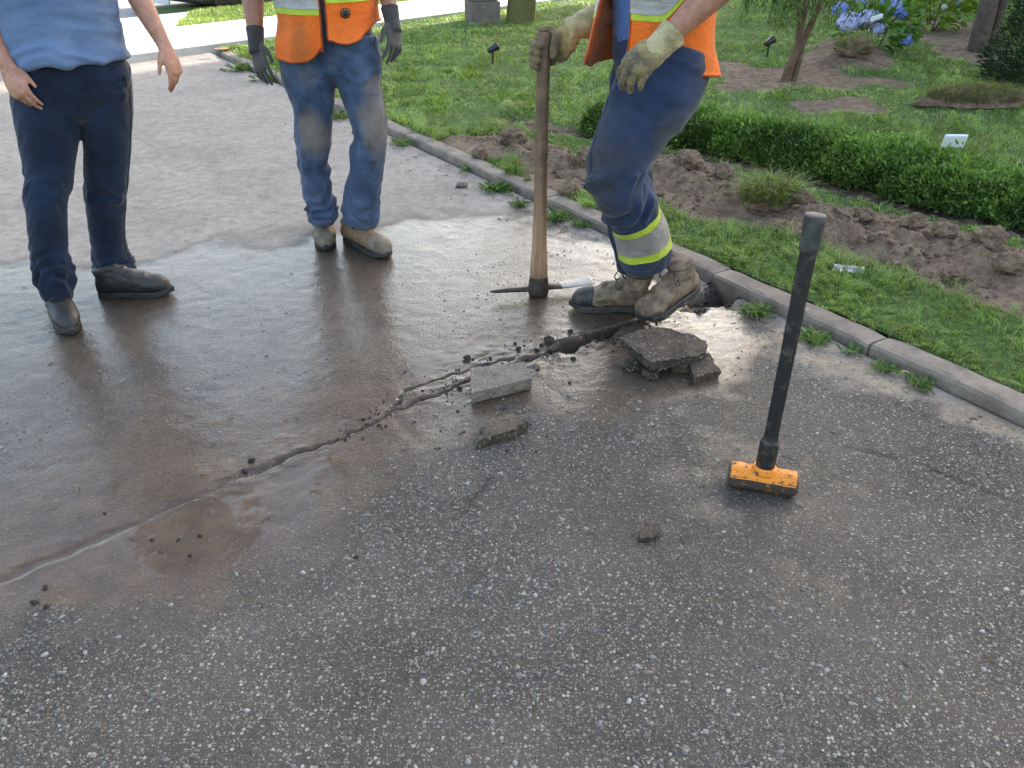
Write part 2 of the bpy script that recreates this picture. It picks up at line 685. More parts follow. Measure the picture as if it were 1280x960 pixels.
def worn(name, base_c, wear_c, lo, hi, scale=38, rough=.5, metal=0, rough2=.7):
    m = Mat(name, rough, .5)
    co = m.coord()
    f = m.rng(m.noise(scale, 6, .68, co=co), lo, hi)
    v = m.noise(12, 4, co=co)
    a = m.mix(m.rng(v, .3, .7, 0, .5), base_c, tuple(np.array(base_c) * .6))
    b = m.mix(m.rng(v, .3, .7, 0, .6), wear_c, tuple(np.array(wear_c) * .45))
    m.set(Base_Color=m.mix(f, a, b), Roughness=m.mix(f, (rough,) * 3, (rough2,) * 3), Normal=m.bump(m.noise(90, 5, .6, co=co), .3, .002))
    if metal:
        m.set(Metallic=metal)
    M[name] = m.m


def wood(name, c0, c1, c2):
    m = Mat(name, .6, .35)
    co = m.scale(60, 60, 3.5)
    f = m.noise(1, 6, .65, co=co, dist=.8)
    base = m.ramp(f, (.3, c0), (.5, c1), (.7, c2))
    g = m.rng(m.sep(m.attr('dirt'))[0], 0, 1)
    base = m.mix(m.math('MULTIPLY', g, m.rng(m.noise(20, 5), .25, .6, .5, 1)), base, (.075, .05, .035))
    m.set(Base_Color=base, Normal=m.bump(f, .25, .002))
    M[name] = m.m


def build_materials():
    asphalt()
    concrete('curb', (.13, .1, .078), (.27, .22, .175), .85)
    concrete('sidewalk', (.36, .345, .325), (.47, .455, .43), .08)
    rubble('slab_top', (.028, .022, .017), (.078, .062, .048), .4)
    rubble('slab_side', (.02, .016, .012), (.085, .066, .05), .15)
    rubble('slab_pale', (.12, .098, .076), (.24, .2, .16), .35)
    soil('clod', (.1, .064, .043), (.235, .16, .108), (.41, .305, .215))
    soil('mud_crumb', (.02, .016, .014), (.05, .04, .033), (.1, .08, .065))
    soil('bark', (.06, .045, .035), (.13, .1, .08), (.2, .165, .13))
    soil('bark_red', (.1, .055, .035), (.2, .12, .08), (.3, .2, .14))
    soil('bark_moss', (.09, .1, .03), (.17, .17, .055), (.15, .11, .07))
    soil('pillar', (.14, .115, .095), (.22, .19, .16), (.28, .25, .21))
    garden()
    for k in ('grass', 'leaf', 'petal'):
        leafmat(k, .5 if k != 'petal' else .7, .25 if k != 'petal' else .15)
    m = Mat('chip', .55, .4)
    cc = m.attr('tint')
    m.set(Base_Color=m.mix(m.rng(m.noise(300, 2), .35, .65, .25, 0), cc, (.1, .095, .09)), Normal=m.bump(m.noise(500, 2), .3, .001))
    M['chip'] = m.m
    simple('road', (.2, .195, .19), .15, 8, .9, .3, 120)
    simple('far_lawn', (.1, .15, .03), .35, 3, .95, .6, 40, .03)
    simple('marking', (.75, .12, .06), .2, 30, .8, .2)
    cloth('jeans_dark', (.0035, .0075, .021), (.013, .026, .062), 7, wrinkle=.2)
    cloth('jeans_blue', (.014, .028, .07), (.088, .132, .22), 8, dirt=.85, wrinkle=.22, dirtcol=(.2, .16, .12))
    cloth('work_navy', (.009, .017, .046), (.03, .05, .105), 6, dirt=.85, wrinkle=.2, dirtcol=(.04, .036, .036))
    cloth('shirt_blue', (.1, .15, .275), (.15, .21, .345), 5, 1100, wrinkle=.22)
    cloth('shirt_royal', (.05, .1, .26), (.09, .16, .36), 6)
    cloth('shirt_grey', (.1, .1, .11), (.17, .17, .18), 6)
    cloth('vest_orange', (.78, .13, .008), (.92, .19, .015), 7, 700, dirt=.85, rough=.75, wrinkle=.42, dirtcol=(.2, .085, .03))
    cloth('vest_binding', (.33, .05, .008), (.5, .085, .01), 12)
    cloth('lime', (.38, .45, .03), (.55, .63, .05), 10, 600, dirt=None, rough=.6)
    cloth('silver', (.3, .28, .26), (.45, .43, .4), 14, 600, rough=.4)
    cloth('silver_dirty', (.2, .17, .15), (.34, .3, .27), 18, 600, rough=.5)
    cloth('glove_grey', (.06, .054, .052), (.12, .108, .102), 12, 500, wrinkle=.35)
    cloth('glove_cuff', (.04, .037, .037), (.08, .074, .072), 14, 500, wrinkle=.4)
    cloth('glove_tan', (.36, .25, .09), (.52, .4, .18), 16, 400, dirt=.92, wrinkle=.4, dirtcol=(.055, .042, .034))
    cloth('glove_gauntlet', (.42, .34, .17), (.58, .49, .28), 14, 600, dirt=.75, wrinkle=.4, dirtcol=(.14, .105, .06))
    skin('skin_a', (.31, .135, .085), (.44, .22, .15))
    skin('skin_b', (.26, .11, .07), (.37, .175, .115))
    worn('boot_black', (.017, .0155, .015), (.045, .04, .037), .42, .68, 26, .5)
    worn('boot_tan', (.24, .14, .07), (.15, .105, .07), .42, .66, 22, .75)
    worn('boot_toe', (.13, .1, .075), (.22, .17, .125), .4, .62, 30, .8)
    worn('boot_mud', (.1, .06, .036), (.27, .19, .125), .42, .62, 24, .7)
    worn('sole', (.018, .017, .017), (.085, .075, .066), .5, .75, 30, .7)
    worn('sole_muddy', (.02, .018, .018), (.09, .07, .055), .48, .68, 30, .6)
    simple('seam_dark', (.012, .016, .03), .3, 60, .9)
    simple('seam_blue', (.1, .1, .105), .3, 60, .9)
    simple('seam_navy', (.012, .02, .045), .3, 60, .9)
    simple('lace', (.02, .018, .016), .3, 50, .8)
    simple('sock', (.55, .54, .52), .1, 40, .9)
    simple('hair', (.03, .02, .014), .4, 60, .55, .5, 200)
    simple('eye', (.6, .58, .55), .05, 30, .2, 0)
    worn('hammer_paint', (.82, .25, .012), (.07, .042, .028), .515, .62, 55, .5)
    worn('hammer_steel', (.06, .045, .035), (.5, .18, .03), .55, .62, 36, .55, .2)
    worn('hammer_grip', (.013, .012, .012), (.085, .072, .06), .52, .7, 34, .5)
    worn('hammer_cap', (.03, .031, .031), (.085, .088, .085), .45, .7, 30, .55)
    worn('pick_steel', (.045, .036, .032), (.11, .07, .05), .45, .65, 40, .5, .45)
    worn('pick_edge', (.3, .295, .29), (.2, .18, .165), .55, .75, 30, .45, .5)
    wood('pick_wood', (.2, .105, .055), (.34, .2, .115), (.44, .29, .175))
    simple('black_plastic', (.015, .015, .016), .2, 30, .35, .1)
    simple('white_plastic', (.78, .78, .76), .05, 30, .5, .1)
    simple('lamp_glass', (.5, .52, .55), .1, 30, .1, 0)
    m = Mat('clear_plastic', .12, .5)
    m.set(Base_Color=(.75, .8, .82), Transmission_Weight=.75, IOR=1.3)
    M['clear_plastic'] = m.m
    simple('car_paint', (.022, .018, .017), .1, 4, .25, 0)
    simple('car_silver', (.5, .52, .55), .06, 4, .25, 0)
    simple('rubber', (.016, .016, .016), .2, 30, .75)
    simple('steel', (.4, .4, .41), .1, 30, .35, 0, metal=.9)
    m = Mat('glass', .05, .5)
    m.set(Base_Color=(.02, .025, .03))
    M['glass'] = m.m
    simple('siding', (.5, .48, .43), .06, 5, .8, .1)
    simple('shingle', (.07, .06, .055), .3, 9, .95, .5, 40, .01)
    simple('trim', (.75, .74, .7), .04, 6, .6, 0)
    simple('door_paint', (.16, .05, .035), .1, 6, .5, 0)
    simple('stone', (.24, .22, .2), .25, 40, .85, .4, 90)


build_materials()
# ================================================================== THE SETTING
def sheet(name, corners, z, mat, kind='structure', thick=0.0):
    c = [(p[0], p[1], z) for p in corners]
    if thick:
        c2 = [(p[0], p[1], z - thick) for p in corners]
        n = len(c)
        F = [tuple(range(n)), tuple(range(2 * n - 1, n - 1, -1))] + [(i, i + n, (i + 1) % n + n, (i + 1) % n) for i in range(n)]
        me = bevel_mesh(name, c + c2, F, .006)
    else:
        me = new_mesh(name, c, [list(range(len(c)))])
    return tag(link(name, me, mat), kind=kind)


def em(e, m_):
    return W0 + np.multiply.outer(np.asarray(e, float), D2) - np.multiply.outer(np.asarray(m_, float), N2)


def to_em(p):
    q = np.asarray(p)[..., :2] - W0
    return q @ D2, -(q @ N2)


def project(p):
    p = np.asarray(p, float) - np.array([0, 0, CAM_H])
    dep = p[..., 1] * CP - p[..., 2] * SP
    u = p[..., 0] / dep
    v = (p[..., 1] * SP + p[..., 2] * CP) / dep
    return 640 + FPX * u, 480 - FPX * v, dep


sheet('ground', [(-400, -400), (400, -400), (400, 400), (-400, 400)], -.3, M['far_lawn'])

# ---- driveway: one sheet with cracks, the broken trench and settled puddles
CRACK = GP([(-120, 772), (-20, 728), (80, 688), (160, 653), (235, 622), (300, 592), (350, 572), (420, 549), (470, 524), (520, 500), (560, 488),
            (590, 472), (640, 455), (690, 438), (740, 420), (800, 396), (850, 380), (900, 366), (925, 356)])
CRACK_B = GP([(470, 526), (492, 508), (508, 486), (550, 474), (592, 459), (640, 446)])
CRACK_C = GP([(460, 668), (520, 664), (555, 657), (580, 640), (612, 598)])
CRACK_D = GP([(1060, 560), (1130, 575), (1200, 600), (1300, 640)])


def spaced(parts):
    out = []
    for a, b, h in parts:
        out += list(np.arange(a, b - h * .5, h))
    out.append(parts[-1][1])
    return np.array(out)


sv = spaced([(-3.5, -1.2, .12), (-1.2, .8, .014), (.8, 1.62, .0042), (1.62, 4.6, .016), (4.6, 12.5, .07)])
tv = spaced([(0.0, 3.3, .012), (3.3, 6.0, .1)])
SS, TT = np.meshgrid(sv, tv, indexing='ij')
XY = (O2 + SS[..., None] * A2 + TT[..., None] * B2)
jit = fbm(XY * 9, 4, 3)
warp = np.stack([fbm(XY * 22, 3, 301), fbm(XY * 22, 3, 303)], -1) * .016
d0, al0 = line_d(XY + warp, CRACK)
d0 = d0 + .004 * fbm(XY * 40, 3, 5)
lenpx = [line_d(GP([q]), CRACK)[1][0] for q in ((300, 592), (420, 549), (590, 472), (685, 440), (705, 433), (760, 412), (790, 400), (865, 376), (880, 372), (925, 356))]
wid = np.interp(al0, [0] + lenpx, [.024, .022, .008, .009, .016, .055, .042, .016, .022, .075, .06])
dep = np.interp(al0, [0] + lenpx, [.004, .006, .02, .026, .035, .065, .06, .03, .03, .05, .04])
nar = smooth(1.0, .35, np.clip(d0, 0, 9) / np.maximum(wid * (1 + .5 * fbm(XY * 18, 3, 11)), .005))
Z = -.006 * smooth(.4, .0, d0) + .004 * fbm(XY * 2.2, 3, 21) + .0016 * fbm(XY * 25, 3, 23)
Z -= dep * nar
d1, _ = line_d(XY + warp, CRACK_B)
cb = smooth(.009, .003, d1 + .006 * fbm(XY * 45, 2, 6))
Z -= .014 * cb
# the loosened strip between the two cracks stands a little proud
STRIP = GP([(480, 518), (508, 487), (590, 460), (592, 471), (520, 499)])
Z += .004 * smooth(-.005, .015, poly_sd(XY, STRIP))
cc = 0
for ln, w in ((CRACK_C, .005), (CRACK_D, .006)):
    dd, _ = line_d(XY + .02 * np.stack([fbm(XY * 14, 3, 31), fbm(XY * 14, 3, 37)], -1), ln)
    cc = np.maximum(cc, smooth(.012, .003, dd) * smooth(.1, .5, fbm(XY * 6, 2, 41) + .45))
Z -= .006 * cc
lump = smooth(.22, .02, d0) * smooth(lenpx[0] - .25, lenpx[1], al0)
Z += lump * (.006 * np.clip(fbm(XY * 22, 4, 51), 0, 1) + .003 * np.clip(fbm(XY * 60, 3, 53), 0, 1)) * (1 - nar)
Z[TT < .02] -= .02

WET = GP([(-200, 318), (60, 330), (200, 330), (330, 306), (430, 290), (560, 280), (612, 262), (668, 262), (760, 305), (850, 350), (925, 392), (935, 425), (915, 470), (800, 520),
          (640, 560), (520, 600), (450, 660), (330, 725), (200, 770), (0, 820), (-250, 840)])
DAMP = GP([(560, 560), (760, 480), (930, 450), (1010, 520), (1120, 620), (1140, 720), (1080, 785), (960, 780), (800, 700), (640, 690)])
MUD = GP([(-200, 420), (60, 430), (180, 400), (330, 420), (430, 380), (560, 420), (700, 400), (790, 375), (860, 360), (870, 385), (760, 430), (650, 480), (520, 540), (440, 590), (400, 680),
          (240, 730), (60, 790), (-200, 830)])
PUD = GP([(-150, 765), (0, 706), (150, 655), (230, 628), (300, 598), (395, 560), (418, 578), (395, 650), (300, 700), (200, 715), (120, 690), (30, 728), (-150, 800)])
PUD2 = GP([(505, 470), (520, 445), (590, 425), (640, 435), (600, 455)])
SAND_SKYLIGHT = GP([(-300, 345), (60, 372), (200, 362), (330, 330), (420, 315), (560, 300), (610, 275), (660, 255), (480, 160), (260, 55), (100, 80), (-300, 120)])  # dry dusty far stretch; its extra paleness is painted skylight
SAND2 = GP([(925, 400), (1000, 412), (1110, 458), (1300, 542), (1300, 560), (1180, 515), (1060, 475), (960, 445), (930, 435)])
SLUR = GP([(838, 405), (880, 375), (925, 392), (932, 425), (905, 455), (870, 440), (845, 425)])
SLUR2 = GP([(690, 310), (720, 285), (770, 300), (765, 322), (730, 330)])
HOLE2 = GP([(862, 388), (868, 368), (905, 352), (928, 366), (905, 380), (880, 392)])


def mask(poly, soft, amp, fr, seed):
    return smooth(-soft, soft, poly_sd(XY, poly) + amp * fbm(XY * fr, 4, seed))


wet = np.clip(mask(WET, .2, .34, 2.6, 61) + .25 * fbm(XY * 9, 4, 62) * (poly_sd(XY, WET) < .3), 0, 1)
wet = np.maximum(wet, .46 * mask(DAMP, .22, .25, 3, 63))
mud = mask(MUD, .12, .25, 3.5, 67)
mud = np.maximum(mud, .82 * wet * (wet > .5))
mud = np.maximum(mud * (.72 + .28 * smooth(.55, .1, d0)), .6 * smooth(.12, .02, d0))
pud = np.maximum(mask(PUD, .07, .1, 6, 71), .8 * mask(PUD2, .05, .08, 8, 73))
pud *= smooth(.0, .02, d0)
sand_skylight = np.maximum(mask(SAND_SKYLIGHT, .1, .2, 4, 79), .95 * mask(SAND2, .05, .16, 6, 83))
sand_skylight = np.maximum(sand_skylight, smooth(.16, .03, TT + .09 * fbm(XY * 6, 3, 85)) * smooth(-1.2, -.3, SS) * .9)
sand_skylight *= (1 - .85 * wet)
slur = np.maximum(mask(SLUR, .03, .07, 9, 89), .6 * mask(SLUR2, .03, .05, 9, 91))
hole = np.clip(nar * np.maximum(smooth(lenpx[0] - .1, lenpx[0] + .1, al0), .3) + .85 * cb + .8 * cc, 0, 1)
h2 = mask(HOLE2, .012, .05, 14, 93)
hole = np.maximum(hole, h2)
Z -= .03 * h2 * (1 + fbm(XY * 30, 3, 95))
# crumbled soil around the broken stretch
rub = smooth(.1, .0, d0 + .05 * fbm(XY * 14, 3, 97)) * smooth(lenpx[2] - .1, lenpx[3], al0) * (1 - nar)
Z += .008 * rub * np.clip(fbm(XY * 45, 3, 99) + .3, 0, 1)
hole = np.maximum(hole, .5 * rub)
DRIVE_Z = Z
ns, nt = SS.shape
idx = np.arange(ns * nt).reshape(ns, nt)
Q = np.stack([idx[:-1, :-1], idx[:-1, 1:], idx[1:, 1:], idx[1:, :-1]], -1).reshape(-1, 4)
me = new_mesh('driveway', np.concatenate([XY, Z[..., None]], -1).reshape(-1, 3), Q, True)
vattr(me, 'cover', np.stack([wet, mud, sand_skylight], -1).reshape(-1, 3))
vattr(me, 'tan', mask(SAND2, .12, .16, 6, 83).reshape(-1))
vattr(me, 'cover_b', np.stack([pud, slur, hole], -1).reshape(-1, 3))
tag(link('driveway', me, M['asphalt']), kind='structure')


def grid_at(F, p):                     # value of a driveway field near ground points
    s, t = st(p)
    i = np.clip(np.searchsorted(sv, s), 0, ns - 1)
    j = np.clip(np.searchsorted(tv, t), 0, nt - 1)
    return F[i, j]


# ---- aggregate chips standing in the worn asphalt
n = 150000
cs, ct = rng.uniform(-1.4, 3.0, n), rng.uniform(.05, 3.6, n)
cp = xy(0, 0) + cs[:, None] * A2 + ct[:, None] * B2
px, py, dp = project(np.concatenate([cp, np.zeros((n, 1))], 1))
okc = (px > -60) & (px < 1340) & (py < 1020)
dens = .8 - .97 * grid_at(mud, cp) - .8 * grid_at(pud, cp) - .5 * grid_at(sand_skylight, cp) - 1.0 * grid_at(hole, cp) - .9 * grid_at(slur, cp)
dens *= np.clip(.6 + 1.6 * fbm(cp * 2.2, 4, 111), .15, 1)
dens *= smooth(2.6, 1.2, cs)
okc &= rng.random(n) < dens
cp = cp[okc]
nc = len(cp)
size = .0031 * np.exp(rng.normal(0, .58, nc)).clip(.35, 3.0)
asp = rng.uniform(.35, 1, nc)
rot = rng.uniform(0, 6.283, nc)
k = 5
th = np.linspace(0, 2 * math.pi, k, endpoint=False)
rr = size[:, None] * rng.uniform(.42, 1.35, (nc, k))
tilt = rng.normal(0, .12, (nc, 2))
def ringv(scale, h):
    x = rr * np.cos(th) * scale
    y = rr * np.sin(th) * scale * asp[:, None]
    X = x * np.cos(rot)[:, None] - y * np.sin(rot)[:, None]
    Y = x * np.sin(rot)[:, None] + y * np.cos(rot)[:, None]
    zz = grid_at(DRIVE_Z, cp)[:, None] + h[:, None] + tilt[:, 0:1] * X + tilt[:, 1:2] * Y
    return np.stack([cp[:, 0:1] + X, cp[:, 1:2] + Y, zz], -1)
up = size * rng.uniform(.08, .38, nc)
Vc = np.concatenate([ringv(1.0, -.002 + 0 * up), ringv(.8, up)], 1)
base_i = (np.arange(nc) * 2 * k)[:, None]
jj = np.arange(k)[None]
q = np.stack([base_i + jj, base_i + (jj + 1) % k, base_i + k + (jj + 1) % k, base_i + k + jj], -1).reshape(-1, 4)
top = base_i + k + jj
me = new_mesh('aggregate_chips', Vc.reshape(-1, 3), [q, top])
br = np.where(rng.random(nc) < .66, rng.uniform(.055, .14, nc), rng.beta(1.2, 2.2, nc) * .3 + .11)
tint = br[:, None] * (np.array([1, .94, .84]) + rng.normal(0, .03, (nc, 3)))
vattr(me, 'tint', np.repeat(tint, 2 * k, 0))
tag(link('aggregate_chips', me, M['chip']), 'pale stone chips showing in the worn asphalt', 'gravel', kind='stuff')

# ---- curb in cast lengths
curb = thing('curb', 'low weathered concrete curb between driveway and lawn', 'curb')
curb['kind'] = 'structure'
cuts = [-3.4]
crack_s = float(st(GP([(655, 248)], .06))[0][0])
for sx in (float(st(GP([(1080, 428)], .06))[0][0]), float(st(GP([(868, 344)], .06))[0][0]), crack_s, float(st(GP([(480, 168)], .06))[0][0]), 9.0):
    cuts.append(sx)
for i in range(len(cuts) - 1):
    a, b = cuts[i] + .004, cuts[i + 1] - .004
    ks = np.linspace(a, b, max(8, int((b - a) / .05)))
    prof = np.array([(.0, -.12), (-.002, .026), (-.009, .039), (-.03, .044), (-.085, .046), (-.112, .042), (-.125, .03), (-.125, -.12)])
    V = []
    dy = rng.normal(0, .004)
    for s_ in ks:
        e_ = min(1, (s_ - a) / .02, (b - s_) / .02)
        w_ = .009 * vnoise(np.array([[s_ * 4, .3, i]]), 5)[0]
        for (t_, z_) in prof:
            nz = .007 * vnoise(np.array([[s_ * 14, t_ * 40, z_ * 30]]), 9)[0]
            p = O2 + A2 * s_ + B2 * (t_ + w_ * (t_ > -.08) + nz + dy)
            V.append((p[0], p[1], z_ + nz - (.006 * (1 - e_) if z_ > 0 else 0)))
    m_ = len(prof)
    I = np.arange(len(ks) * m_).reshape(len(ks), m_)
    qq = np.stack([I[:-1, :-1], I[1:, :-1], I[1:, 1:], I[:-1, 1:]], -1).reshape(-1, 4)
    F = [list(f) for f in qq] + [list(I[0]), list(I[-1][::-1])]
    link('curb_length', new_mesh('curb_length', V, F, False), M['curb'], curb)

# ---- garden ground with the dug soil strip
ZG = .042
STRIP_L = GP([(540, 186), (600, 182), (645, 188), (700, 208), (790, 214), (860, 232), (945, 258), (1040, 283), (1120, 303), (1200, 326), (1320, 352), (1500, 400), (1700, 455)], ZG)
HEDGE_L = GP([(640, 148), (690, 160), (760, 170), (840, 183), (977, 211), (1080, 240), (1280, 287), (1400, 318), (1560, 362), (1760, 420)], ZG)
rv = np.concatenate([spaced([(.125, 2.3, .015), (2.3, 4, .05)]), spaced([(4.1, 16, .2)])])
gv = spaced([(-3.5, -.6, .05), (-.6, 5.0, .015), (5.0, 14, .08)])
GS, GR = np.meshgrid(gv, rv, indexing='ij')
GXY = O2 + GS[..., None] * A2 - GR[..., None] * B2


def soil_mask(p):
    d, al = line_d(p, STRIP_L)
    n_ = fbm(p * 3.1, 4, 121)
    w = np.interp(al, [0, .4, 1.5, 4], [.16, .26, .3, .3])
    m_ = smooth(.08, -.08, d - w + .17 * n_)
    hd, _ = line_d(p, HEDGE_L)
    m_ = np.maximum(m_, smooth(.2, .06, hd + .08 * n_))
    for poly, soft in BARE:
        m_ = np.maximum(m_, smooth(-soft, soft, poly_sd(p, poly) + (.1 if soft < .05 else .32) * n_))
    return m_


BARE = [(GP([(660, 205), (742, 222), (752, 240), (700, 252), (652, 240)], ZG), .04),
        (GP([(560, 170), (660, 176), (660, 200), (600, 200)], ZG), .04),
        (GP([(890, 75), (960, 85), (1010, 84), (1120, 98), (1110, 112), (1020, 108), (900, 112)], ZG), .12),
        (GP([(1000, 128), (1080, 124), (1085, 140), (1010, 142)], ZG), .06),
        (GP([(1000, 62), (1060, 50), (1112, 70), (1105, 92), (1010, 90)], ZG), .1),
        (GP([(1140, 30), (1200, 20), (1260, 50), (1255, 85), (1180, 72), (1140, 50)], ZG), .15),
        (GP([(820, 192), (880, 200), (940, 225), (940, 255), (850, 262), (815, 240)], ZG), .06),
        (GP([(1040, 262), (1130, 275), (1290, 318), (1290, 385), (1210, 362), (1100, 315)], ZG), .06)]


def garden_z(p):
    d, al = line_d(p, STRIP_L)
    n_ = fbm(p * 5, 4, 131)
    prof = smooth(.34, .02, d + .1 * fbm(p * 3, 3, 133))
    z = ZG + .012 * fbm(p * 1.6, 3, 135) + .09 * prof * (.55 + .9 * n_) + .03 * prof * fbm(p * 14, 4, 137)
    hd, _ = line_d(p, HEDGE_L)
    z = z - .03 * smooth(.25, .0, hd)
    md = poly_sd(p, BARE[4][0])
    z = z + .13 * smooth(-.15, .35, md + .1 * n_)
    z = z + .02 * soil_mask(p) * fbm(p * 26, 4, 139)
    t_ = -st(p)[1]
    z = np.where(t_ < .3, np.minimum(z, .036 + (t_ - .12) * .25), z)
    return z


GZ = garden_z(GXY)
gm = soil_mask(GXY)
hd, _ = line_d(GXY, HEDGE_L)
wetsoil = smooth(.25, .05, hd) + .7 * smooth(-.05, .2, poly_sd(GXY, BARE[4][0]))
ng, nr = GS.shape
idx = np.arange(ng * nr).reshape(ng, nr)
Q = np.stack([idx[:-1, :-1], idx[1:, :-1], idx[1:, 1:], idx[:-1, 1:]], -1).reshape(-1, 4)
me = new_mesh('garden_ground', np.concatenate([GXY, GZ[..., None]], -1).reshape(-1, 3), Q, True)
vattr(me, 'cover', np.stack([gm, wetsoil, 0 * gm], -1).reshape(-1, 3))
tag(link('garden_ground', me, M['garden']), kind='structure')

# ---- street side
sheet('sidewalk', em([-14, -14, 30, 30], [-.0, 1.7, 1.7, 0]), .085, M['sidewalk'], thick=.2)
sheet('driveway_apron', em([-6.5, -6.5, 1.79, .49], [1.705, 3.28, 3.28, 1.705]), .06, M['sidewalk'], thick=.2)
sheet('verge', em([.5, 1.8, 30, 30], [1.71, 3.28, 3.28, 1.71]), .05, M['far_lawn'], thick=.2)
sheet('road', em([-40, -40, 45, 45], [3.29, 11.5, 11.5, 3.29]), -.02, M['road'])
sheet('far_verge', em([-40, -40, 45, 45], [11.5, 40, 40, 11.5]), .03, M['far_lawn'], thick=.2)
mk = G(278, 62, .077)
sheet('paint_mark', [mk[:2] + np.array(q) for q in ((-.09, -.03), (-.02, -.05), (.06, -.02), (.08, .03), (.01, .04), (-.07, .02))], .0905, M['marking'])


# ---- grass
def blades(name, base, h, w, tint, lean=.5, bend=.5, mat='grass', up=None):
    n = len(base)
    a = rng.uniform(0, 6.283, n)
    side = np.stack([np.cos(a), np.sin(a), 0 * a], -1)
    fa = rng.uniform(0, 6.283, n)
    fall = np.stack([np.cos(fa), np.sin(fa), 0 * fa], -1)
    if up is not None:
        fall = unit(fall * .5 + up)
    le = rng.uniform(0.05, lean, n)[:, None]
    be = rng.uniform(0.1, bend, n)[:, None]
    hh = h[:, None]
    z = np.array([0, 0, 1.0])
    p1 = base + z * hh * .52 + fall * hh * .5 * le
    p2 = base + z * hh * (1 - .35 * be) + fall * hh * (le + be)
    ww = w[:, None] * side
    V = np.stack([base - ww * .5, base + ww * .5, p1 + ww * .42, p1 - ww * .42, p2], 1).reshape(-1, 3)
    i = (np.arange(n) * 5)[:, None]
    me = new_mesh(name, V, [np.hstack([i, i + 1, i + 2, i + 3]), np.hstack([i + 3, i + 2, i + 4])])
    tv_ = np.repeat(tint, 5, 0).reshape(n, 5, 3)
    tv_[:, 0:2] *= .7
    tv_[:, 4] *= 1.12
    vattr(me, 'tint', tv_.reshape(-1, 3))
    return me


def grass_tint(p, n, dry=.08):
    f = np.clip(.5 + .9 * fbm(p[:, :2] * 1.7, 3, 151) + rng.normal(0, .2, n), 0, 1)[:, None]
    c = np.array([.125, .2, .035]) * (1 - f) + np.array([.29, .39, .09]) * f
    d = (rng.random(n) < dry)[:, None]
    return np.where(d, np.array([.25, .21, .1]) * rng.uniform(.6, 1.1, (n, 1)), c) * rng.uniform(.7, 1.2, (n, 1))


n = 860000
gs, gr = rng.uniform(-2.6, 13.5, n), .088 + 13.5 * rng.random(n) ** 1.55
p = O2 + gs[:, None] * A2 - gr[:, None] * B2
px, py, dp = project(np.concatenate([p, np.full((n, 1), ZG)], 1))
e_, m_ = to_em(p)
ok = (px > -80) & (px < 1900) & (py > -130) & (py < 1200) & (m_ < -.02) & ((gr > .125) | (fbm(p * 6, 2, 167) > .12))
ok &= rng.random(n) < np.clip((5.2 / np.maximum(dp, .5)) ** 1.5, 0, 1)
p, dp = p[ok], dp[ok]
sm = soil_mask(p)
ok = rng.random(len(p)) > np.clip(sm * 1.15 + .25 * (fbm(p * 2.4, 3, 161) < -.42) - .02, 0, .985)
p, dp = p[ok], dp[ok]
n = len(p)
cell = .055 * np.clip(dp / 6, 1, 1.4)
tq = np.floor(p / cell[:, None] + 1.3 * np.stack([fbm(p * 5, 2, 165), fbm(p * 5, 2, 166)], -1))
tr_ = np.stack([_hash(tq[:, 0].astype(np.int64), tq[:, 1].astype(np.int64), np.full(n, k_), 5) for k_ in range(4)], -1)
p = p + ((tq + .5) * cell[:, None] - p) * (.22 * smooth(5.5, 4, dp))[:, None]
ta = tr_[:, 0] * 6.283
tuft_dir = np.stack([np.cos(ta), np.sin(ta), 0 * ta], -1) * (.4 + 1.6 * tr_[:, 1:2])
cl = np.clip(.75 + 1.0 * fbm(p * 3.5, 3, 163), .35, 1.7) * (.65 + .65 * tr_[:, 2])
hh = .047 * cl * rng.uniform(.6, 1.35, n) * np.where(-st(p)[1] < 2.0, 1.05, 1.0)
ww = .0034 * np.clip(dp / 4.5, .9, 2.6) * rng.uniform(.7, 1.3, n)
b3 = np.concatenate([p, garden_z(p)[:, None] - .004], 1)
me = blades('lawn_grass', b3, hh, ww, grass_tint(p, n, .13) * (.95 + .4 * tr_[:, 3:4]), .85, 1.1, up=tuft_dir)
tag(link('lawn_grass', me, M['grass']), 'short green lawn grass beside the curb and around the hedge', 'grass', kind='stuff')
print('grass', n)

n = 26000
e_, m_ = rng.uniform(-.7, 5, n), rng.uniform(1.72, 3.28, n)
ok = (e_ > .48 + (m_ - 1.71) * .83 + .1 * vnoise(np.stack([m_ * 3, m_], -1), 3))
p = em(0, 0) + e_[:, None] * D2 - m_[:, None] * N2
p = p[ok]
n = len(p)
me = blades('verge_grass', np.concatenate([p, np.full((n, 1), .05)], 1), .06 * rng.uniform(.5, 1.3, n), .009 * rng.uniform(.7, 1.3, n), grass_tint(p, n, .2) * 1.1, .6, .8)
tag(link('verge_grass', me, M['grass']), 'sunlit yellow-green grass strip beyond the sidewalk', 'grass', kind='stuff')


# ---- irregular lumps
def lump_mesh(name, r, seed, rough=.35, sub=2, flat=1.0):
    bm = bmesh.new()
    bmesh.ops.create_icosphere(bm, subdivisions=sub, radius=1)
    V = np.array([v.co[:] for v in bm.verts])
    n_ = 1 + rough * fbm(V * 1.4 + seed * 7.1, 3, seed) + rough * .5 * vnoise(V * 4 + seed, seed + 3)
    V = V * n_[:, None] * np.asarray(r) * np.array([1, 1, flat])
    for v, c in zip(bm.verts, V):
        v.co = c
    me = bpy.data.meshes.new(name)
    bm.to_mesh(me)
    bm.free()
    return me


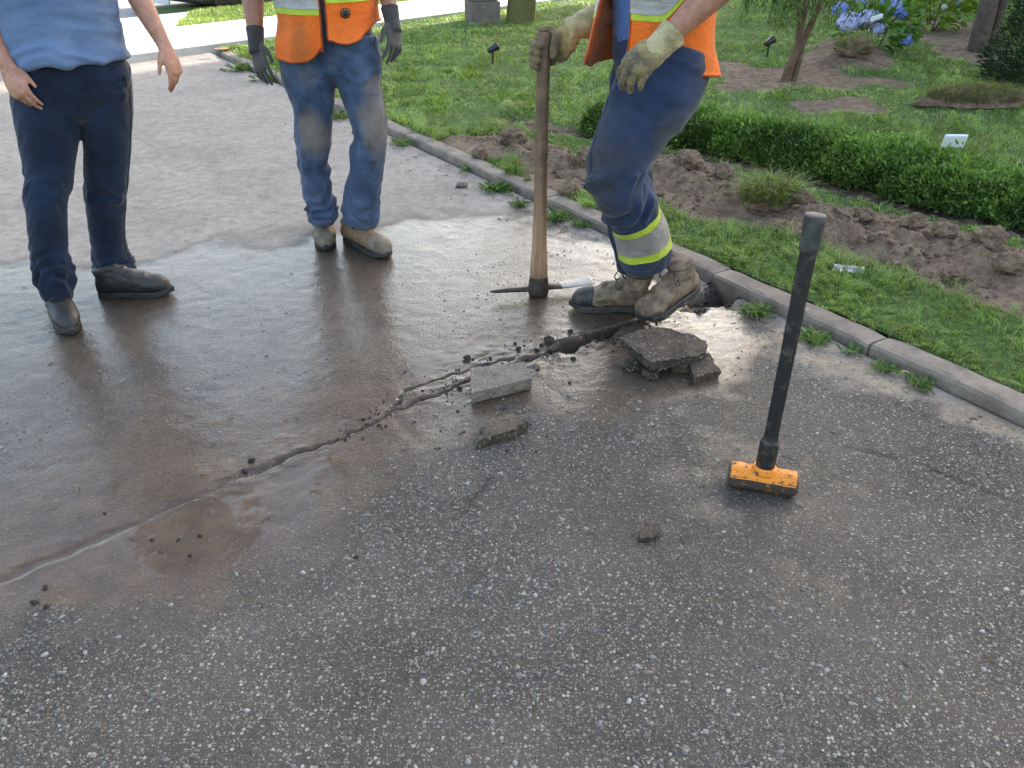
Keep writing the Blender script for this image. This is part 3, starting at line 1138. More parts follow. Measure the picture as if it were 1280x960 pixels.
def scatter_lumps(name, pts, sizes, mat, nvar=5, seed=1, label=None, cat=None):
    """many tiny uncountable crumbs joined into one mesh"""
    protos = [lump_mesh('p', 1, seed + i, .5, 1) for i in range(nvar)]
    PV, PF = [], []
    for me in protos:
        v = np.empty(len(me.vertices) * 3)
        me.vertices.foreach_get('co', v)
        PV.append(v.reshape(-1, 3))
        PF.append(np.array([list(f.vertices) for f in me.polygons]))
        bpy.data.meshes.remove(me)
    V, F, off = [], [], 0
    for i, (p_, s_) in enumerate(zip(pts, sizes)):
        k = i % nvar
        a = rng.uniform(0, 6.283)
        Rm = np.array([[math.cos(a), -math.sin(a), 0], [math.sin(a), math.cos(a), 0], [0, 0, 1]])
        v = (PV[k] * np.array([1, rng.uniform(.6, 1), rng.uniform(.45, .8)]) * s_) @ Rm.T + p_
        V.append(v)
        F.append(PF[k] + off)
        off += len(v)
    o = link(name, new_mesh(name, np.vstack(V), np.vstack(F)), mat)
    return tag(o, label, cat, kind='stuff')


n = 6000
gs, gr = rng.uniform(-.6, 5.0, n), rng.uniform(.3, 2.2, n)
p = O2 + gs[:, None] * A2 - gr[:, None] * B2
d, _ = line_d(p, STRIP_L)
ok = rng.random(n) < .85 * soil_mask(p) * smooth(.5, .1, d)
p = p[ok]
sz = .009 * np.exp(rng.normal(0, .55, len(p))).clip(.4, 4)
scatter_lumps('soil_crumbs', np.concatenate([p, garden_z(p)[:, None] + sz[:, None] * .2], 1), sz, M['clod'], label='crumbled brown soil heaped along the dug strip', cat='soil')

# crumbs along the broken crack
n = 480
al = rng.uniform(lenpx[1], lenpx[9], n)
acc = np.concatenate([[0], np.cumsum(np.linalg.norm(np.diff(CRACK, axis=0), axis=1))])
p = np.stack([np.interp(al, acc, CRACK[:, 0]), np.interp(al, acc, CRACK[:, 1])], -1) + rng.normal(0, .06, (n, 2)) * np.interp(al, lenpx, [.4, .5, 1.2, 1.3, 1.3, 1.1, 1, 1, 1.2, 1])[:, None]
sz = .003 * np.exp(rng.normal(0, .6, n)).clip(.3, 4)
p2 = np.concatenate([GP([(x_, y_)]) for x_, y_ in zip(rng.uniform(540, 720, 90), rng.uniform(470, 570, 90))])
p = np.concatenate([p, p2])
sz = np.concatenate([sz, .0022 * np.exp(rng.normal(0, .5, len(p2)))])
al = np.concatenate([rng.uniform(lenpx[3], lenpx[5], 60), rng.uniform(lenpx[7], lenpx[9], 110)])
p2 = np.stack([np.interp(al, acc, CRACK[:, 0]), np.interp(al, acc, CRACK[:, 1])], -1) + rng.normal(0, .045, (170, 2))
p = np.concatenate([p, p2])
sz = np.concatenate([sz, .007 * np.exp(rng.normal(0, .5, 170))])
scatter_lumps('broken_asphalt_crumbs', np.concatenate([p, grid_at(DRIVE_Z, p)[:, None] + sz[:, None] * .3], 1), sz, M['mud_crumb'], label='tiny dark crumbs of broken asphalt along the crack', cat='rubble')


# ---- leaves
def leaf_cloud(name, base, direction, normal, L, Wd, tint, mat, parent=None, fold=.25):
    """pointed folded leaves: 6 vertices each"""
    n = len(base)
    d = unit(direction)
    s = unit(np.cross(d, normal))
    u = np.cross(s, d)
    L, Wd = np.asarray(L)[:, None], np.asarray(Wd)[:, None]
    V = np.stack([base, base + d * L * .35 + s * Wd * .5 + u * Wd * fold, base + d * L * .75 + s * Wd * .34 + u * Wd * fold * .5, base + d * L - u * L * .12,
                  base + d * L * .75 - s * Wd * .34 + u * Wd * fold * .5, base + d * L * .35 - s * Wd * .5 + u * Wd * fold], 1).reshape(-1, 3)
    i = (np.arange(n) * 6)[:, None]
    me = new_mesh(name, V, [np.hstack([i, i + 1, i + 2, i + 3]), np.hstack([i, i + 3, i + 4, i + 5])])
    vattr(me, 'tint', np.repeat(tint, 6, 0))
    return link(name, me, M[mat], parent)


def rand_dirs(n):
    return unit(rng.normal(0, 1, (n, 3)))


# ---- low hedge
hedge = thing('hedge', 'low clipped green hedge running along the dug soil', 'hedge')
acc = np.concatenate([[0], np.cumsum(np.linalg.norm(np.diff(HEDGE_L, axis=0), axis=1))])
al_start = line_d(GP([(706, 163)], ZG), HEDGE_L)[1][0]
HB = unit(np.array([np.interp(.5, [0, 1], [HEDGE_L[0][0], HEDGE_L[-1][0]]), 0]))
hdir = unit(HEDGE_L[-1] - HEDGE_L[0])
hnor = np.array([-hdir[1], hdir[0]])
if hnor @ np.array([1, 1]) < 0:
    hnor = -hnor
HW, HH = .5, .205


def hedge_pt(al, ang, rad):
    """rounded-box section; ang 0 = front bottom .. 1 = back bottom"""
    c = np.stack([np.interp(al, acc, HEDGE_L[:, 0]), np.interp(al, acc, HEDGE_L[:, 1])], -1)
    th_ = math.pi * (1 - ang)
    co_, si = np.cos(th_), np.sin(th_)
    sq = (np.abs(co_) ** 3.2 + np.abs(si) ** 3.2) ** (-1 / 3.2)
    nz = 1 + .34 * fbm(np.stack([al * 3.2, ang * 3, 0 * al], -1), 3, 171) + .16 * vnoise(np.stack([al * 11, ang * 9, 0 * al], -1), 175)
    endf = np.sqrt(np.clip((al - al_start) / .12, 0.05, 1))
    x_ = co_ * sq * HW / 2 * rad * nz * endf
    z_ = si * sq * HH * rad * nz * endf
    q = c + hnor * (HW / 2 + .03 + x_)[:, None]
    return np.concatenate([q, (ZG - .02 + z_)[:, None]], 1), np.concatenate([hnor[None] * (co_ * 1.0)[:, None], si[:, None]], 1)


alv = np.linspace(al_start, acc[-1], 160)
agv = np.linspace(0, 1, 15)
AL, AG = np.meshgrid(alv, agv, indexing='ij')
V, _ = hedge_pt(AL.ravel(), AG.ravel(), .76)
V = V + rng.normal(0, .012, V.shape)
I = np.arange(AL.size).reshape(AL.shape)
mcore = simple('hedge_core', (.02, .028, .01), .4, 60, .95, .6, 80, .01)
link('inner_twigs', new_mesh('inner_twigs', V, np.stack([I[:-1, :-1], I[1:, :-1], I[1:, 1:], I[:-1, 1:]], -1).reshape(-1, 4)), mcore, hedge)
n = 72000
al, ag = rng.uniform(al_start, acc[-1], n), rng.uniform(0.02, .85, n)
base, nrm = hedge_pt(al, ag, rng.uniform(.72, 1.06, n) ** .6 + .22 * (rng.random(n) < .06) * rng.random(n))
px, py, dp = project(base)
ok = (px < 1800)
base, nrm, ag = base[ok], nrm[ok], ag[ok]
n = len(base)
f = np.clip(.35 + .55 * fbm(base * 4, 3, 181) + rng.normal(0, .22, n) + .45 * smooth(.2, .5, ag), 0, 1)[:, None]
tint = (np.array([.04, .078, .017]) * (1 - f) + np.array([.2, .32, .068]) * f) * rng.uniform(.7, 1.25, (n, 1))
leaf_cloud('foliage', base, unit(nrm + rand_dirs(n) * .9 + np.array([0, 0, .35])), rand_dirs(n) + nrm, rng.uniform(.014, .042, n), rng.uniform(.007, .02, n), tint, 'leaf', hedge)


# ---- small weeds in the joints
def weed(pos, r, nl, label, name='weed_tuft', wide=.02, tall=.5, cat='weed', grp='weeds along the curb', col=((.05, .11, .02), (.11, .2, .045))):
    t_ = thing(name, label, cat, grp, tuple(map(float, pos)))
    a = rng.uniform(0, 6.283, nl)
    el = rng.uniform(.15, 1.0, nl) * tall * 1.6
    d = np.stack([np.cos(a) * np.cos(el), np.sin(a) * np.cos(el), np.sin(el)], -1)
    b = rng.normal(0, r * .38, (nl, 3)) * np.array([1, 1, 0]) + d * .004
    f = rng.random((nl, 1))
    tint = np.array(col[0]) * (1 - f) + np.array(col[1]) * f
    lv = leaf_cloud('leaves', b, d, np.array([0, 0, 1.0]) + .3 * rand_dirs(nl), rng.uniform(.5, 1.1, nl) * r * .8, wide * rng.uniform(.6, 1.2, nl), tint, 'leaf', t_)
    lv['kind'] = 'stuff'
    nb = nl * 2
    bb = rng.normal(0, r * .42, (nb, 3)) * np.array([1, 1, 0])
    me = blades('grass_blades', bb, rng.uniform(.4, 1, nb) * r * .65, .0035 + 0 * bb[:, 0], grass_tint(bb + pos, nb, .15), .9, .9)
    tag(link('grass_blades', me, M['grass'], t_), kind='stuff')
    return t_


for (x_, y_, r_, nl, lab) in [
        (620, 238, .085, 60, 'leafy weed at the curb foot left of the pickaxe handle'),
        (588, 212, .05, 26, 'small weed in the curb joint near the loose stone'),
        (648, 258, .06, 40, 'thin weeds at the curb foot just left of the pickaxe handle'),
        (696, 274, .09, 70, 'green weed tuft at the curb foot right of the pickaxe handle'),
        (726, 283, .06, 40, 'low weed at the curb foot beside the bent knee'),
        (300, 88, .16, 60, 'weed clump at the far end of the curb'),
        (335, 101, .13, 50, 'weed clump on the curb behind the grey glove'),
        (425, 147, .12, 50, 'weeds seen between the blue jeans legs'),
        (500, 182, .1, 40, 'weed tuft at the curb just right of the blue jeans'),
        (945, 392, .07, 70, 'dry grassy weed beside the broken curb edge'),
        (1018, 425, .07, 60, 'grass tuft at the curb foot right of the sledgehammer handle'),
        (1065, 442, .05, 14, 'broad pale leaved weed at the curb foot'),
        (1105, 462, .05, 36, 'weeds at the curb foot beside a fallen pale leaf'),
        (1150, 482, .05, 40, 'rightmost weed tuft along the near curb')]:
    g = G(x_, y_)
    s_, t_ = st(g)
    t_ = max(t_, .02)
    q = O2 + A2 * s_ + B2 * t_
    weed((q[0], q[1], 0.004), r_, nl, lab, wide=.022 if 'broad' in lab or 'leafy' in lab else .012)

# ---- dry stalks and leaf bits blown against the curb
n = 420
ls_, lt_ = rng.uniform(-.9, 6.5, n), np.abs(rng.normal(0, .16, n)) + .01
lp = O2 + ls_[:, None] * A2 + lt_[:, None] * B2
lp2 = np.concatenate([GP([(x_, y_)]) for x_, y_ in zip(rng.uniform(0, 1280, 90), rng.uniform(300, 900, 90))])
lp2 = lp2[(st(lp2)[1] > .02)]
lp = np.concatenate([lp, lp2])
n = len(lp)
a = rng.uniform(0, 6.283, n)
dd = np.stack([np.cos(a), np.sin(a), rng.uniform(.0, .12, n)], -1)
bs = np.concatenate([lp, (grid_at(DRIVE_Z, lp) + .0025)[:, None]], 1)
f = rng.random((n, 1))
lt = leaf_cloud('dry_litter', bs, dd, np.tile([0, 0, 1.0], (n, 1)) + .3 * rand_dirs(n), rng.uniform(.008, .04, n), rng.uniform(.0015, .006, n), np.array([.3, .22, .12]) * f + np.array([.09, .06, .035]) * (1 - f), 'petal')
tag(lt, 'dry stalks and leaf bits strewn along the curb foot', 'litter', kind='stuff')
# ================================================================== OBJECTS
# ---- building added out of view, placed to shade the driveway
def shade_house():
    """unseen building added down the street to keep low sun off the yards"""
    c0 = em(14.5, 0) + N2 * .9
    D3, N3 = np.array([*D2, 0]), np.array([*N2, 0])
    h = thing('shade_house', 'tall pale unseen building added to shade the yard', 'shade_house', loc=(float(c0[0]), float(c0[1]), 0))
    W_, DP, EV, RG = 15., 11., 8.2, 11.6

    def at(e, d, z):                    # e across the lot, d along the street
        return N3 * e + D3 * d + np.array([0, 0, z])
    V = [at(0, 0, -.3), at(W_, 0, -.3), at(W_, DP, -.3), at(0, DP, -.3), at(0, 0, EV), at(W_, 0, EV), at(W_, DP, EV), at(0, DP, EV), at(0, DP / 2, RG - .15), at(W_, DP / 2, RG - .15)]
    link('wall', new_mesh('wall', V, [(0, 1, 5, 4), (1, 2, 6, 9, 5), (2, 3, 7, 6), (3, 0, 4, 8, 7)]), M['siding'], h)
    o, sl = .35, (RG - EV) / (DP / 2)
    for sg in (0, 1):
        d0 = -o if sg == 0 else DP + o
        q = [at(-o, d0, EV - sl * o), at(W_ + o, d0, EV - sl * o), at(W_ + o, DP / 2, RG), at(-o, DP / 2, RG)]
        link('roof', bevel_mesh('roof', q + [v + np.array([0, 0, .14]) for v in q], BOXF, .01), M['shingle'], h)
    for e in np.arange(1.8, W_ - 1, 2.9):
        for z in (1.7, 4.3, 6.9):
            if abs(e - 7.6) < 1.2 and z < 2:
                continue
            fr = box('window', at(e, -.03, z), (1.25, .12, 1.45), M['trim'], h, ux=N3, uy=D3)
            box('pane', at(e, -.085, z), (1.05, .03, 1.25), M['glass'], fr, ux=N3, uy=D3)
    dr = box('door', at(7.6, -.04, 1.05), (1.0, .1, 2.1), M['door_paint'], h, ux=N3, uy=D3)
    box('handle', at(7.95, -.12, 1.05), (.04, .08, .14), M['steel'], dr, ux=N3, uy=D3)
    box('step', at(7.6, -.6, .0), (1.8, 1.1, .3), M['sidewalk'], h, ux=N3, uy=D3)


shade_house()


# ---- trees
def tree(name, label, base, height, trunk_r, crown_c, crown_r, nleaf, leaf, cols, bark, lean=(0, 0), limbs=6, seed=1, grp=None):
    rs = np.random.default_rng(seed)
    t_ = thing(name, label, 'tree', grp, tuple(map(float, base)))
    cc = np.asarray(crown_c, float) - np.asarray(base)
    top = np.array([lean[0], lean[1], height])
    path = [np.zeros(3) - [0, 0, .1], top * .02, top * .3 + rs.normal(0, .03, 3), top * .6 + rs.normal(0, .06, 3), top]
    parts = [Tube(path, np.array([1.25, 1.08, .92, .8, .55]) * trunk_r, n=26, seg=22,
                  fn=lambda u, th: trunk_r * .1 * vnoise(np.stack([np.cos(th) * 2.5, np.sin(th) * 2.5, u * 9], -1), seed))]
    link('trunk', new_mesh('trunk', *merge(parts), True), M[bark], t_)
    ends = []
    for i in range(limbs):
        d = unit(rs.normal(0, 1, 3) * [1, 1, .5] + [0, 0, .6])
        a = top * rs.uniform(.7, .98)
        e = cc + d * np.asarray(crown_r) * .75
        mid = (a + e) / 2 + rs.normal(0, .15, 3)
        link('limb', new_mesh('limb', *merge([Tube([a, mid, e], [trunk_r * .42, trunk_r * .25, trunk_r * .06], ref=(.3, .9, .1), n=12, seg=8)]), True), M[bark], t_)
        ends.append(e)
    nclump = max(20, nleaf // 60)
    cl = unit(rs.normal(0, 1, (nclump, 3))) * (rs.random((nclump, 1)) ** .4) * np.asarray(crown_r) + cc
    w = rs.integers(0, nclump, nleaf)
    b = cl[w] + rs.normal(0, 1, (nleaf, 3)) * np.asarray(crown_r) * .13
    f = np.clip(.5 + .25 * rs.normal(0, 1, (nclump, 1)), 0, 1)[w]
    tint = (np.array(cols[0]) * (1 - f) + np.array(cols[1]) * f) * rs.uniform(.7, 1.2, (nleaf, 1))
    leaf_cloud('crown', b, rand_dirs(nleaf) + [0, 0, -.4], rand_dirs(nleaf) + [0, 0, .8], leaf * rs.uniform(.7, 1.3, nleaf), leaf * .6 * rs.uniform(.7, 1.2, nleaf), tint, 'leaf', t_)
    return t_


mt = G(651, 26, .05)
tree('mossy_tree', 'mossy green tree trunk at the far lawn edge near the sidewalk', (mt[0], mt[1], .04), 6.6, .185, (mt[0] + .6, mt[1] + 1.5, 8.6), (2.4, 2.4, 1.7), 5000, .14,
     ((.05, .09, .02), (.11, .18, .035)), 'bark_moss', (.3, .5), 6, 11)
rt = G(1221, 62, .06)
tree('garden_tree', 'grey trunk of the tree at the upper right garden bed', (rt[0], rt[1], .04), 4.2, .095, (rt[0] + .5, rt[1] + .3, 5.4), (1.9, 1.9, 1.5), 4000, .12,
     ((.045, .085, .02), (.1, .16, .03)), 'bark', (.1, .1), 6, 12)
for dx, dy, hh_ in ((.15, .06, 3.2),):
    link('trunk', new_mesh('trunk', *merge([Tube([(dx, dy, -.1), (dx * 1.3, dy, .6), (dx * 2.2, dy * 1.5, 1.8), (dx * 2.6, dy * 2, hh_)], [.06, .05, .042, .03], n=20, seg=14)]), True), M['bark'], bpy.data.objects['garden_tree'])

# pillar at the sidewalk
pb = G(603, 26, .05)
pil = thing('gate_pillar', 'squat grey brown stone pillar left of the mossy trunk', 'pillar', loc=(float(pb[0]), float(pb[1]), 0.03))
D3, N3 = np.array([*D2, 0]), np.array([*N2, 0])
box('base_block', (0, 0, .13), (.42, .42, .30), M['pillar'], pil, .015, ux=unit(np.array([1, .25, 0])), uy=unit(np.array([-.25, 1, 0])))
box('shaft', (0, 0, .8), (.37, .37, 1.03), M['pillar'], pil, .015, ux=unit(np.array([1, .25, 0])), uy=unit(np.array([-.25, 1, 0])))
box('cap', (0, 0, 1.37), (.46, .46, .1), M['pillar'], pil, .02, ux=unit(np.array([1, .25, 0])), uy=unit(np.array([-.25, 1, 0])))

# young weeping tree
yb = G(985, 97, .07)
yt = thing('young_weeping_tree', 'young twisted weeping tree in bare soil behind the hedge', 'tree', loc=(float(yb[0]), float(yb[1]), .05))
sc_ = S(985, 97, yb[1])
for k_, (pth, rad) in enumerate(((((-.02, 0, -.05), (0.0, 0, .12), (.055, .02, .3), (.04, 0, .48), (.06, .03, .75), (.0, .05, 1.2)), (.05, .042, .036, .034, .028, .02)),
                                 (((.05, .03, -.05), (.085, .04, .15), (.1, .03, .32), (.16, .06, .5), (.24, .05, .8), (.35, .1, 1.1)), (.036, .03, .028, .026, .02, .012)),
                                 (((.045, .0, .42), (-.02, -.03, .6), (-.15, .0, .85), (-.3, .05, 1.1)), (.024, .02, .015, .01)))):
    link('trunk' if k_ < 2 else 'branch', new_mesh('trunk', *merge([Tube(pth, rad, ref=(.2, .9, 0), n=24, seg=12, fn=lambda u, th: .005 * vnoise(np.stack([np.cos(th) * 3, np.sin(th) * 3, u * 14], -1), 3))]), True), M['bark_red'], yt)
B_, Dd, Ln = [], [], []
for i in range(46):
    a = rng.uniform(0, 6.283)
    r0 = rng.uniform(.12, .62)
    z0 = rng.uniform(.95, 1.35) - r0 * .25
    zend = rng.uniform(.42, .75)
    for q in np.linspace(0, 1, 26):
        z = z0 * (1 - q) + zend * q
        rr_ = r0 * (1 + .12 * math.sin(q * 2))
        for _ in range(2):
            B_.append((math.cos(a) * rr_ + rng.normal(0, .02), math.sin(a) * rr_ + rng.normal(0, .02), z + rng.normal(0, .012)))
            Dd.append((rng.normal(0, .6), rng.normal(0, .6), -1.0))
B_, Dd = np.array(B_), np.array(Dd)
n = len(B_)
f = rng.random((n, 1))
leaf_cloud('crown', B_, Dd, rand_dirs(n), rng.uniform(.04, .075, n), rng.uniform(.009, .018, n), np.array([.06, .1, .025]) * (1 - f) + np.array([.16, .22, .06]) * f, 'leaf', yt)

# conifer at the right edge
cb_ = G(1300, 104, .06)
cf = thing('dark_conifer_shrub', 'dark green conifer shrub at the right photo edge', 'shrub', loc=(float(cb_[0]), float(cb_[1]), .05))
link('trunk', new_mesh('trunk', *merge([Tube([(0, 0, -.1), (0, 0, .6), (.03, 0, 1.7)], [.05, .04, .01], n=10, seg=10)]), True), M['bark'], cf)
n = 15000
z = rng.random(n) ** 1.3 * 1.75
rad = (.46 * (1 - z / 1.85) ** .75 + .04) * np.sqrt(rng.random(n)) ** .6
a = rng.uniform(0, 6.283, n)
rad = rad * (1 + .35 * fbm(np.stack([np.cos(a) * 2, np.sin(a) * 2, z * 5], -1), 3, 191))
b = np.stack([np.cos(a) * rad, np.sin(a) * rad, z + .02], -1)
f = np.clip(.35 + .5 * fbm(b * 6, 2, 193) + rng.normal(0, .15, n), 0, 1)[:, None]
leaf_cloud('foliage', b, np.stack([np.cos(a), np.sin(a), .4 + 0 * a], -1) + .6 * rand_dirs(n), rand_dirs(n), rng.uniform(.03, .06, n), rng.uniform(.008, .016, n), np.array([.016, .032, .014]) * (1 - f) + np.array([.05, .09, .03]) * f, 'leaf', cf)

# hydrangeas
def hydrangea(base, r, h, heads, label, cols, leafcol, nleaf=260, name='hydrangea'):
    t_ = thing(name, label, 'shrub', loc=(float(base[0]), float(base[1]), .05))
    for i in range(7):
        a = i * .9
        link('stem', new_mesh('stem', *merge([Tube([(0.03 * math.cos(a), .03 * math.sin(a), -.03), (r * .3 * math.cos(a), r * .3 * math.sin(a), h * .5), (r * .6 * math.cos(a), r * .6 * math.sin(a), h * .85)], [.009, .007, .005], ref=(.1, .2, .9), n=8, seg=6)])), M['bark'], t_)
    b = unit(rng.normal(0, 1, (nleaf, 3))) * (rng.random((nleaf, 1)) ** .35) * np.array([r, r, h * .5]) + np.array([0, 0, h * .52])
    f = rng.random((nleaf, 1))
    d = unit(b - np.array([0, 0, h * .3])) + .5 * rand_dirs(nleaf)
    leaf_cloud('foliage', b, d, np.array([0, 0, 1.0]) + .4 * rand_dirs(nleaf), rng.uniform(.08, .15, nleaf), rng.uniform(.06, .1, nleaf), np.array(leafcol[0]) * (1 - f) + np.array(leafcol[1]) * f, 'leaf', t_)
    for (hx, hy, hz, hr, ci) in heads:
        m_ = 150
        nd = unit(rng.normal(0, 1, (m_, 3)) + [0, -.2, .25])
        c = np.array([hx, hy, hz]) + nd * np.array([hr, hr, hr * .75]) * rng.uniform(.9, 1.06, (m_, 1))
        col = np.array(cols[ci]) * rng.uniform(.75, 1.2, (m_, 1)) + rng.normal(0, .015, (m_, 3))
        V, F, T = [], [], []
        u = unit(np.cross(nd, rand_dirs(m_)))
        w = np.cross(nd, u)
        s_ = hr * rng.uniform(.2, .3, (m_, 1))
        rows = []
        for ang in range(8):
            k_ = 1.0 if ang % 2 == 0 else .55
            th_ = ang * math.pi / 4
            rows.append(c + (u * math.cos(th_) + w * math.sin(th_)) * s_ * k_ + nd * s_ * .12 * (ang % 2))
        V = np.stack(rows, 1).reshape(-1, 3)
        me = new_mesh('flower_head', V, (np.arange(m_) * 8)[:, None] + np.arange(8)[None])
        vattr(me, 'tint', np.repeat(np.clip(col, 0, 1), 8, 0))
        o = link('flower_head', me, M['petal'], t_)
        cm = ellipsoid((hx, hy, hz), (hr * .82, hr * .82, hr * .62), 8, 12)
        me = new_mesh('flower_core', cm.V, cm.F, True)
        vattr(me, 'tint', np.tile(np.array(cols[ci]) * .7, (len(cm.V), 1)))
        link('flower_core', me, M['petal'], o)
    return t_


hb = G(1092, 62, .06)
sp = S(1092, 62, hb[1])
def hd_(px_, py_, dy_, r_, ci):
    q = P(px_, py_, hb[1] + dy_)
    return (q[0] - hb[0], q[1] - hb[1], q[2] - .05, r_, ci)
hydrangea(hb, .42, .52, [hd_(1050, 12, .1, .1, 0), hd_(1062, 28, -.1, .13, 1), hd_(1086, 24, -.2, .12, 1), hd_(1112, 6, .05, .12, 2), hd_(1127, 16, 0, .085, 0), hd_(1098, 36, -.25, .07, 2), hd_(1133, 50, -.25, .075, 0),
                         hd_(1118, -18, .2, .12, 0), hd_(1075, -10, .2, .11, 1), hd_(1078, 2, .1, .06, 0)],
          'hydrangea with blue and lilac flower heads beside the soil mound', ((.22, .3, .72), (.42, .44, .68), (.36, .42, .74)), ((.05, .12, .02), (.14, .26, .05)))
h2b = G(1165, 36, .06)
hydrangea(h2b, .5, .62, [(-.05, -.3, .3, .04, 1), (.15, -.28, .34, .05, 0)], 'yellow green leafy bush behind the blue hydrangea', ((.35, .4, .75), (.7, .72, .75)), ((.14, .22, .03), (.28, .38, .06)), 420, 'leafy_bush')
# white plant label lying on the flowers
q = P(1096, 22, hb[1] - .38)
box('plant_label', q, (.13, .012, .05), M['white_plastic'], None, .003, ux=unit(np.array([1, .1, .28])), uy=unit(np.array([-.1, 1, .2])), uz=unit(np.array([-.28, -.2, 1])))
tag(bpy.data.objects['plant_label'], 'white plastic plant label among the blue hydrangea flowers', 'label')


# ---- garden spotlights
def spotlight(px_, py_, label, yaw):
    g = G(px_, py_, .06)
    t_ = thing('garden_spotlight', label, 'garden light', 'black garden spotlights on the lawn', tuple(map(float, (g[0], g[1], .05))))
    link('stake', new_mesh('stake', *merge([Tube([(0, 0, -.06), (0, 0, .06), (.004, 0, .12)], [.006, .011, .012], n=8, seg=10)]), True), M['black_plastic'], t_)
    d = np.array([math.cos(yaw), math.sin(yaw), .45])
    d = unit(d)
    c = np.array([0.0, 0, .15])
    link('lamp_head', new_mesh('lamp_head', *merge([Tube([c - d * .055, c - d * .045, c + d * .01, c + d * .05, c + d * .056], [.016, .028, .034, .044, .042], ref=(.1, .2, .9), n=12, seg=16)]), True), M['black_plastic'], t_)
    link('lens', new_mesh('lens', *merge([Tube([c + d * .055, c + d * .059], [.036, .034], ref=(.1, .2, .9), n=3, seg=16)]), True), M['lamp_glass'], t_)
    link('bracket', new_mesh('bracket', *merge([Tube([(0, 0, .1), (-.02, .0, .13), (0, 0, .155)], [.007, .007, .007], ref=(0, 1, 0), n=8, seg=8)]), True), M['black_plastic'], t_)


spotlight(616, 79, 'black garden spotlight on the lawn left of the pickaxe', .4)
spotlight(959, 70, 'black garden spotlight beside the young twisted tree', .5)

# ---- white marker in the lawn behind the hedge
g = G(1190, 187, .07)
wm = thing('white_marker', 'small white plastic marker standing in the grass behind the hedge', 'marker', loc=(float(g[0]), float(g[1]), .02))
box('plate', (0, 0, .105), (.145, .02, .1), M['white_plastic'], wm, .012, ux=unit(np.array([1, -.15, .03])), uy=unit(np.array([.15, 1, .35])), uz=unit(np.array([-.03, -.35, 1])))
box('stake', (0, .02, .03), (.03, .012, .16), M['white_plastic'], wm, .003)

# ---- crushed bottle in the near lawn
g = G(1062, 326, .1)
bt = thing('plastic_bottle', 'flattened clear plastic bottle lying in the grass by the soil', 'bottle', loc=(float(g[0]), float(g[1]), .062))
ax = unit(np.array([1, -.25, 0])) * .62
link('body', new_mesh('body', *merge([Tube([ax * -.1, ax * -.095, ax * -.03, ax * .04, ax * .075, ax * .09], np.array([[.02, .012], [.031, .016], [.029, .013], [.031, .017], [.016, .012], [.012, .012]]), ref=(.25, 1, 0), n=18, seg=16, fn=lambda u, th: .003 * np.sin(u * 40 + 2 * th))]), True), M['clear_plastic'], bt)
link('cap', new_mesh('cap', *merge([Tube([ax * .088, ax * .108], [.0145, .0145], ref=(.25, 1, 0), n=4, seg=14)]), False), M['white_plastic'], bt)


# ---- clods of sod and soil that one can tell apart
def lump(name, px_, py_, r, seed, mat, label, cat, grp, garden=True, flat=.7, sub=3, rough=.45, sink=.25):
    g = G(px_, py_, ZG + .05 if garden else 0)
    z = float(garden_z(g[None, :2])[0]) if garden else float(grid_at(DRIVE_Z, g[None, :2])[0])
    r = np.asarray(r, float) * np.ones(3)
    me = lump_mesh(name, r, seed, rough, sub, flat)
    o = link(name, me, M[mat])
    o.location = (g[0], g[1], z + r[2] * flat * (1 - sink) * .8)
    o.rotation_euler = (0, 0, seed * 1.3)
    return tag(o, label, cat, grp)


gc = 'soil clods in the dug strip'
for i, (x_, y_, r_, lab) in enumerate([
        (640, 172, .1, 'large clod at the left end of the soil heap, left of the pickaxe handle'),
        (600, 188, .06, 'leftmost clod of the soil heap on the lawn'),
        (730, 203, .075, 'clod between the pickaxe handle and the bent knee'),
        (712, 232, .07, 'clod just behind the curb beside the pickaxe handle'),
        (862, 212, .085, 'clod heap just right of the navy trousers'),
        (905, 218, .07, 'second clod right of the navy trousers'),
        (1000, 258, .06, 'clod beside the top of the sledgehammer handle'),
        (1140, 285, .07, 'tall clod under the hedge right of the sledgehammer'),
        (1175, 300, .065, 'crumbly clod right of the tall clod under the hedge'),
        (1115, 318, .045, 'small pale clod below the hedge on the soil edge'),
        (1235, 310, .08, 'big clod near the right photo edge below the hedge'),
        (1262, 338, .07, 'lowest clod at the right photo edge'),
        (1195, 335, .05, 'small clod at the grass edge right of the bottle'),
        (1080, 272, .05, 'clod touching the hedge foot above the bottle')]):
    lump('soil_clod', x_, y_, (r_, r_ * .8, r_), 20 + i, 'clod', lab, 'soil clod', gc)


def sod(px_, py_, r, label, nb, hgt, dry, out=None):
    g = G(px_, py_, .1)
    z = float(garden_z(g[None, :2])[0])
    t_ = thing('sod_clump', label, 'sod', 'upturned clumps of sod', tuple(map(float, (g[0], g[1], z))))
    me = lump_mesh('soil', (r[0], r[1], r[2]), int(px_), .35, 3)
    o = link('soil', me, M['clod'], t_)
    o.location = (0, 0, r[2] * .45)
    d = unit(rng.normal(0, 1, (nb, 3)) * [1, 1, .6] + [0, -.25, .5])
    b = d * np.array(r) * .93 + [0, 0, r[2] * .45]
    f = (rng.random((nb, 1)) < dry)
    tint = np.where(f, np.array([.24, .2, .1]), grass_tint(b + g, nb, 0)) * rng.uniform(.6, 1.1, (nb, 1))
    up = d * np.array([1, 1, 0]) if out is None else np.asarray(out)[None] + 0 * d
    gb = link('grass_blades', blades('grass_blades', b, hgt * rng.uniform(.5, 1.2, nb), .0045 + 0 * d[:, 0], tint, .9, 1.3, up=up), M['grass'], t_)
    gb['kind'] = 'stuff'


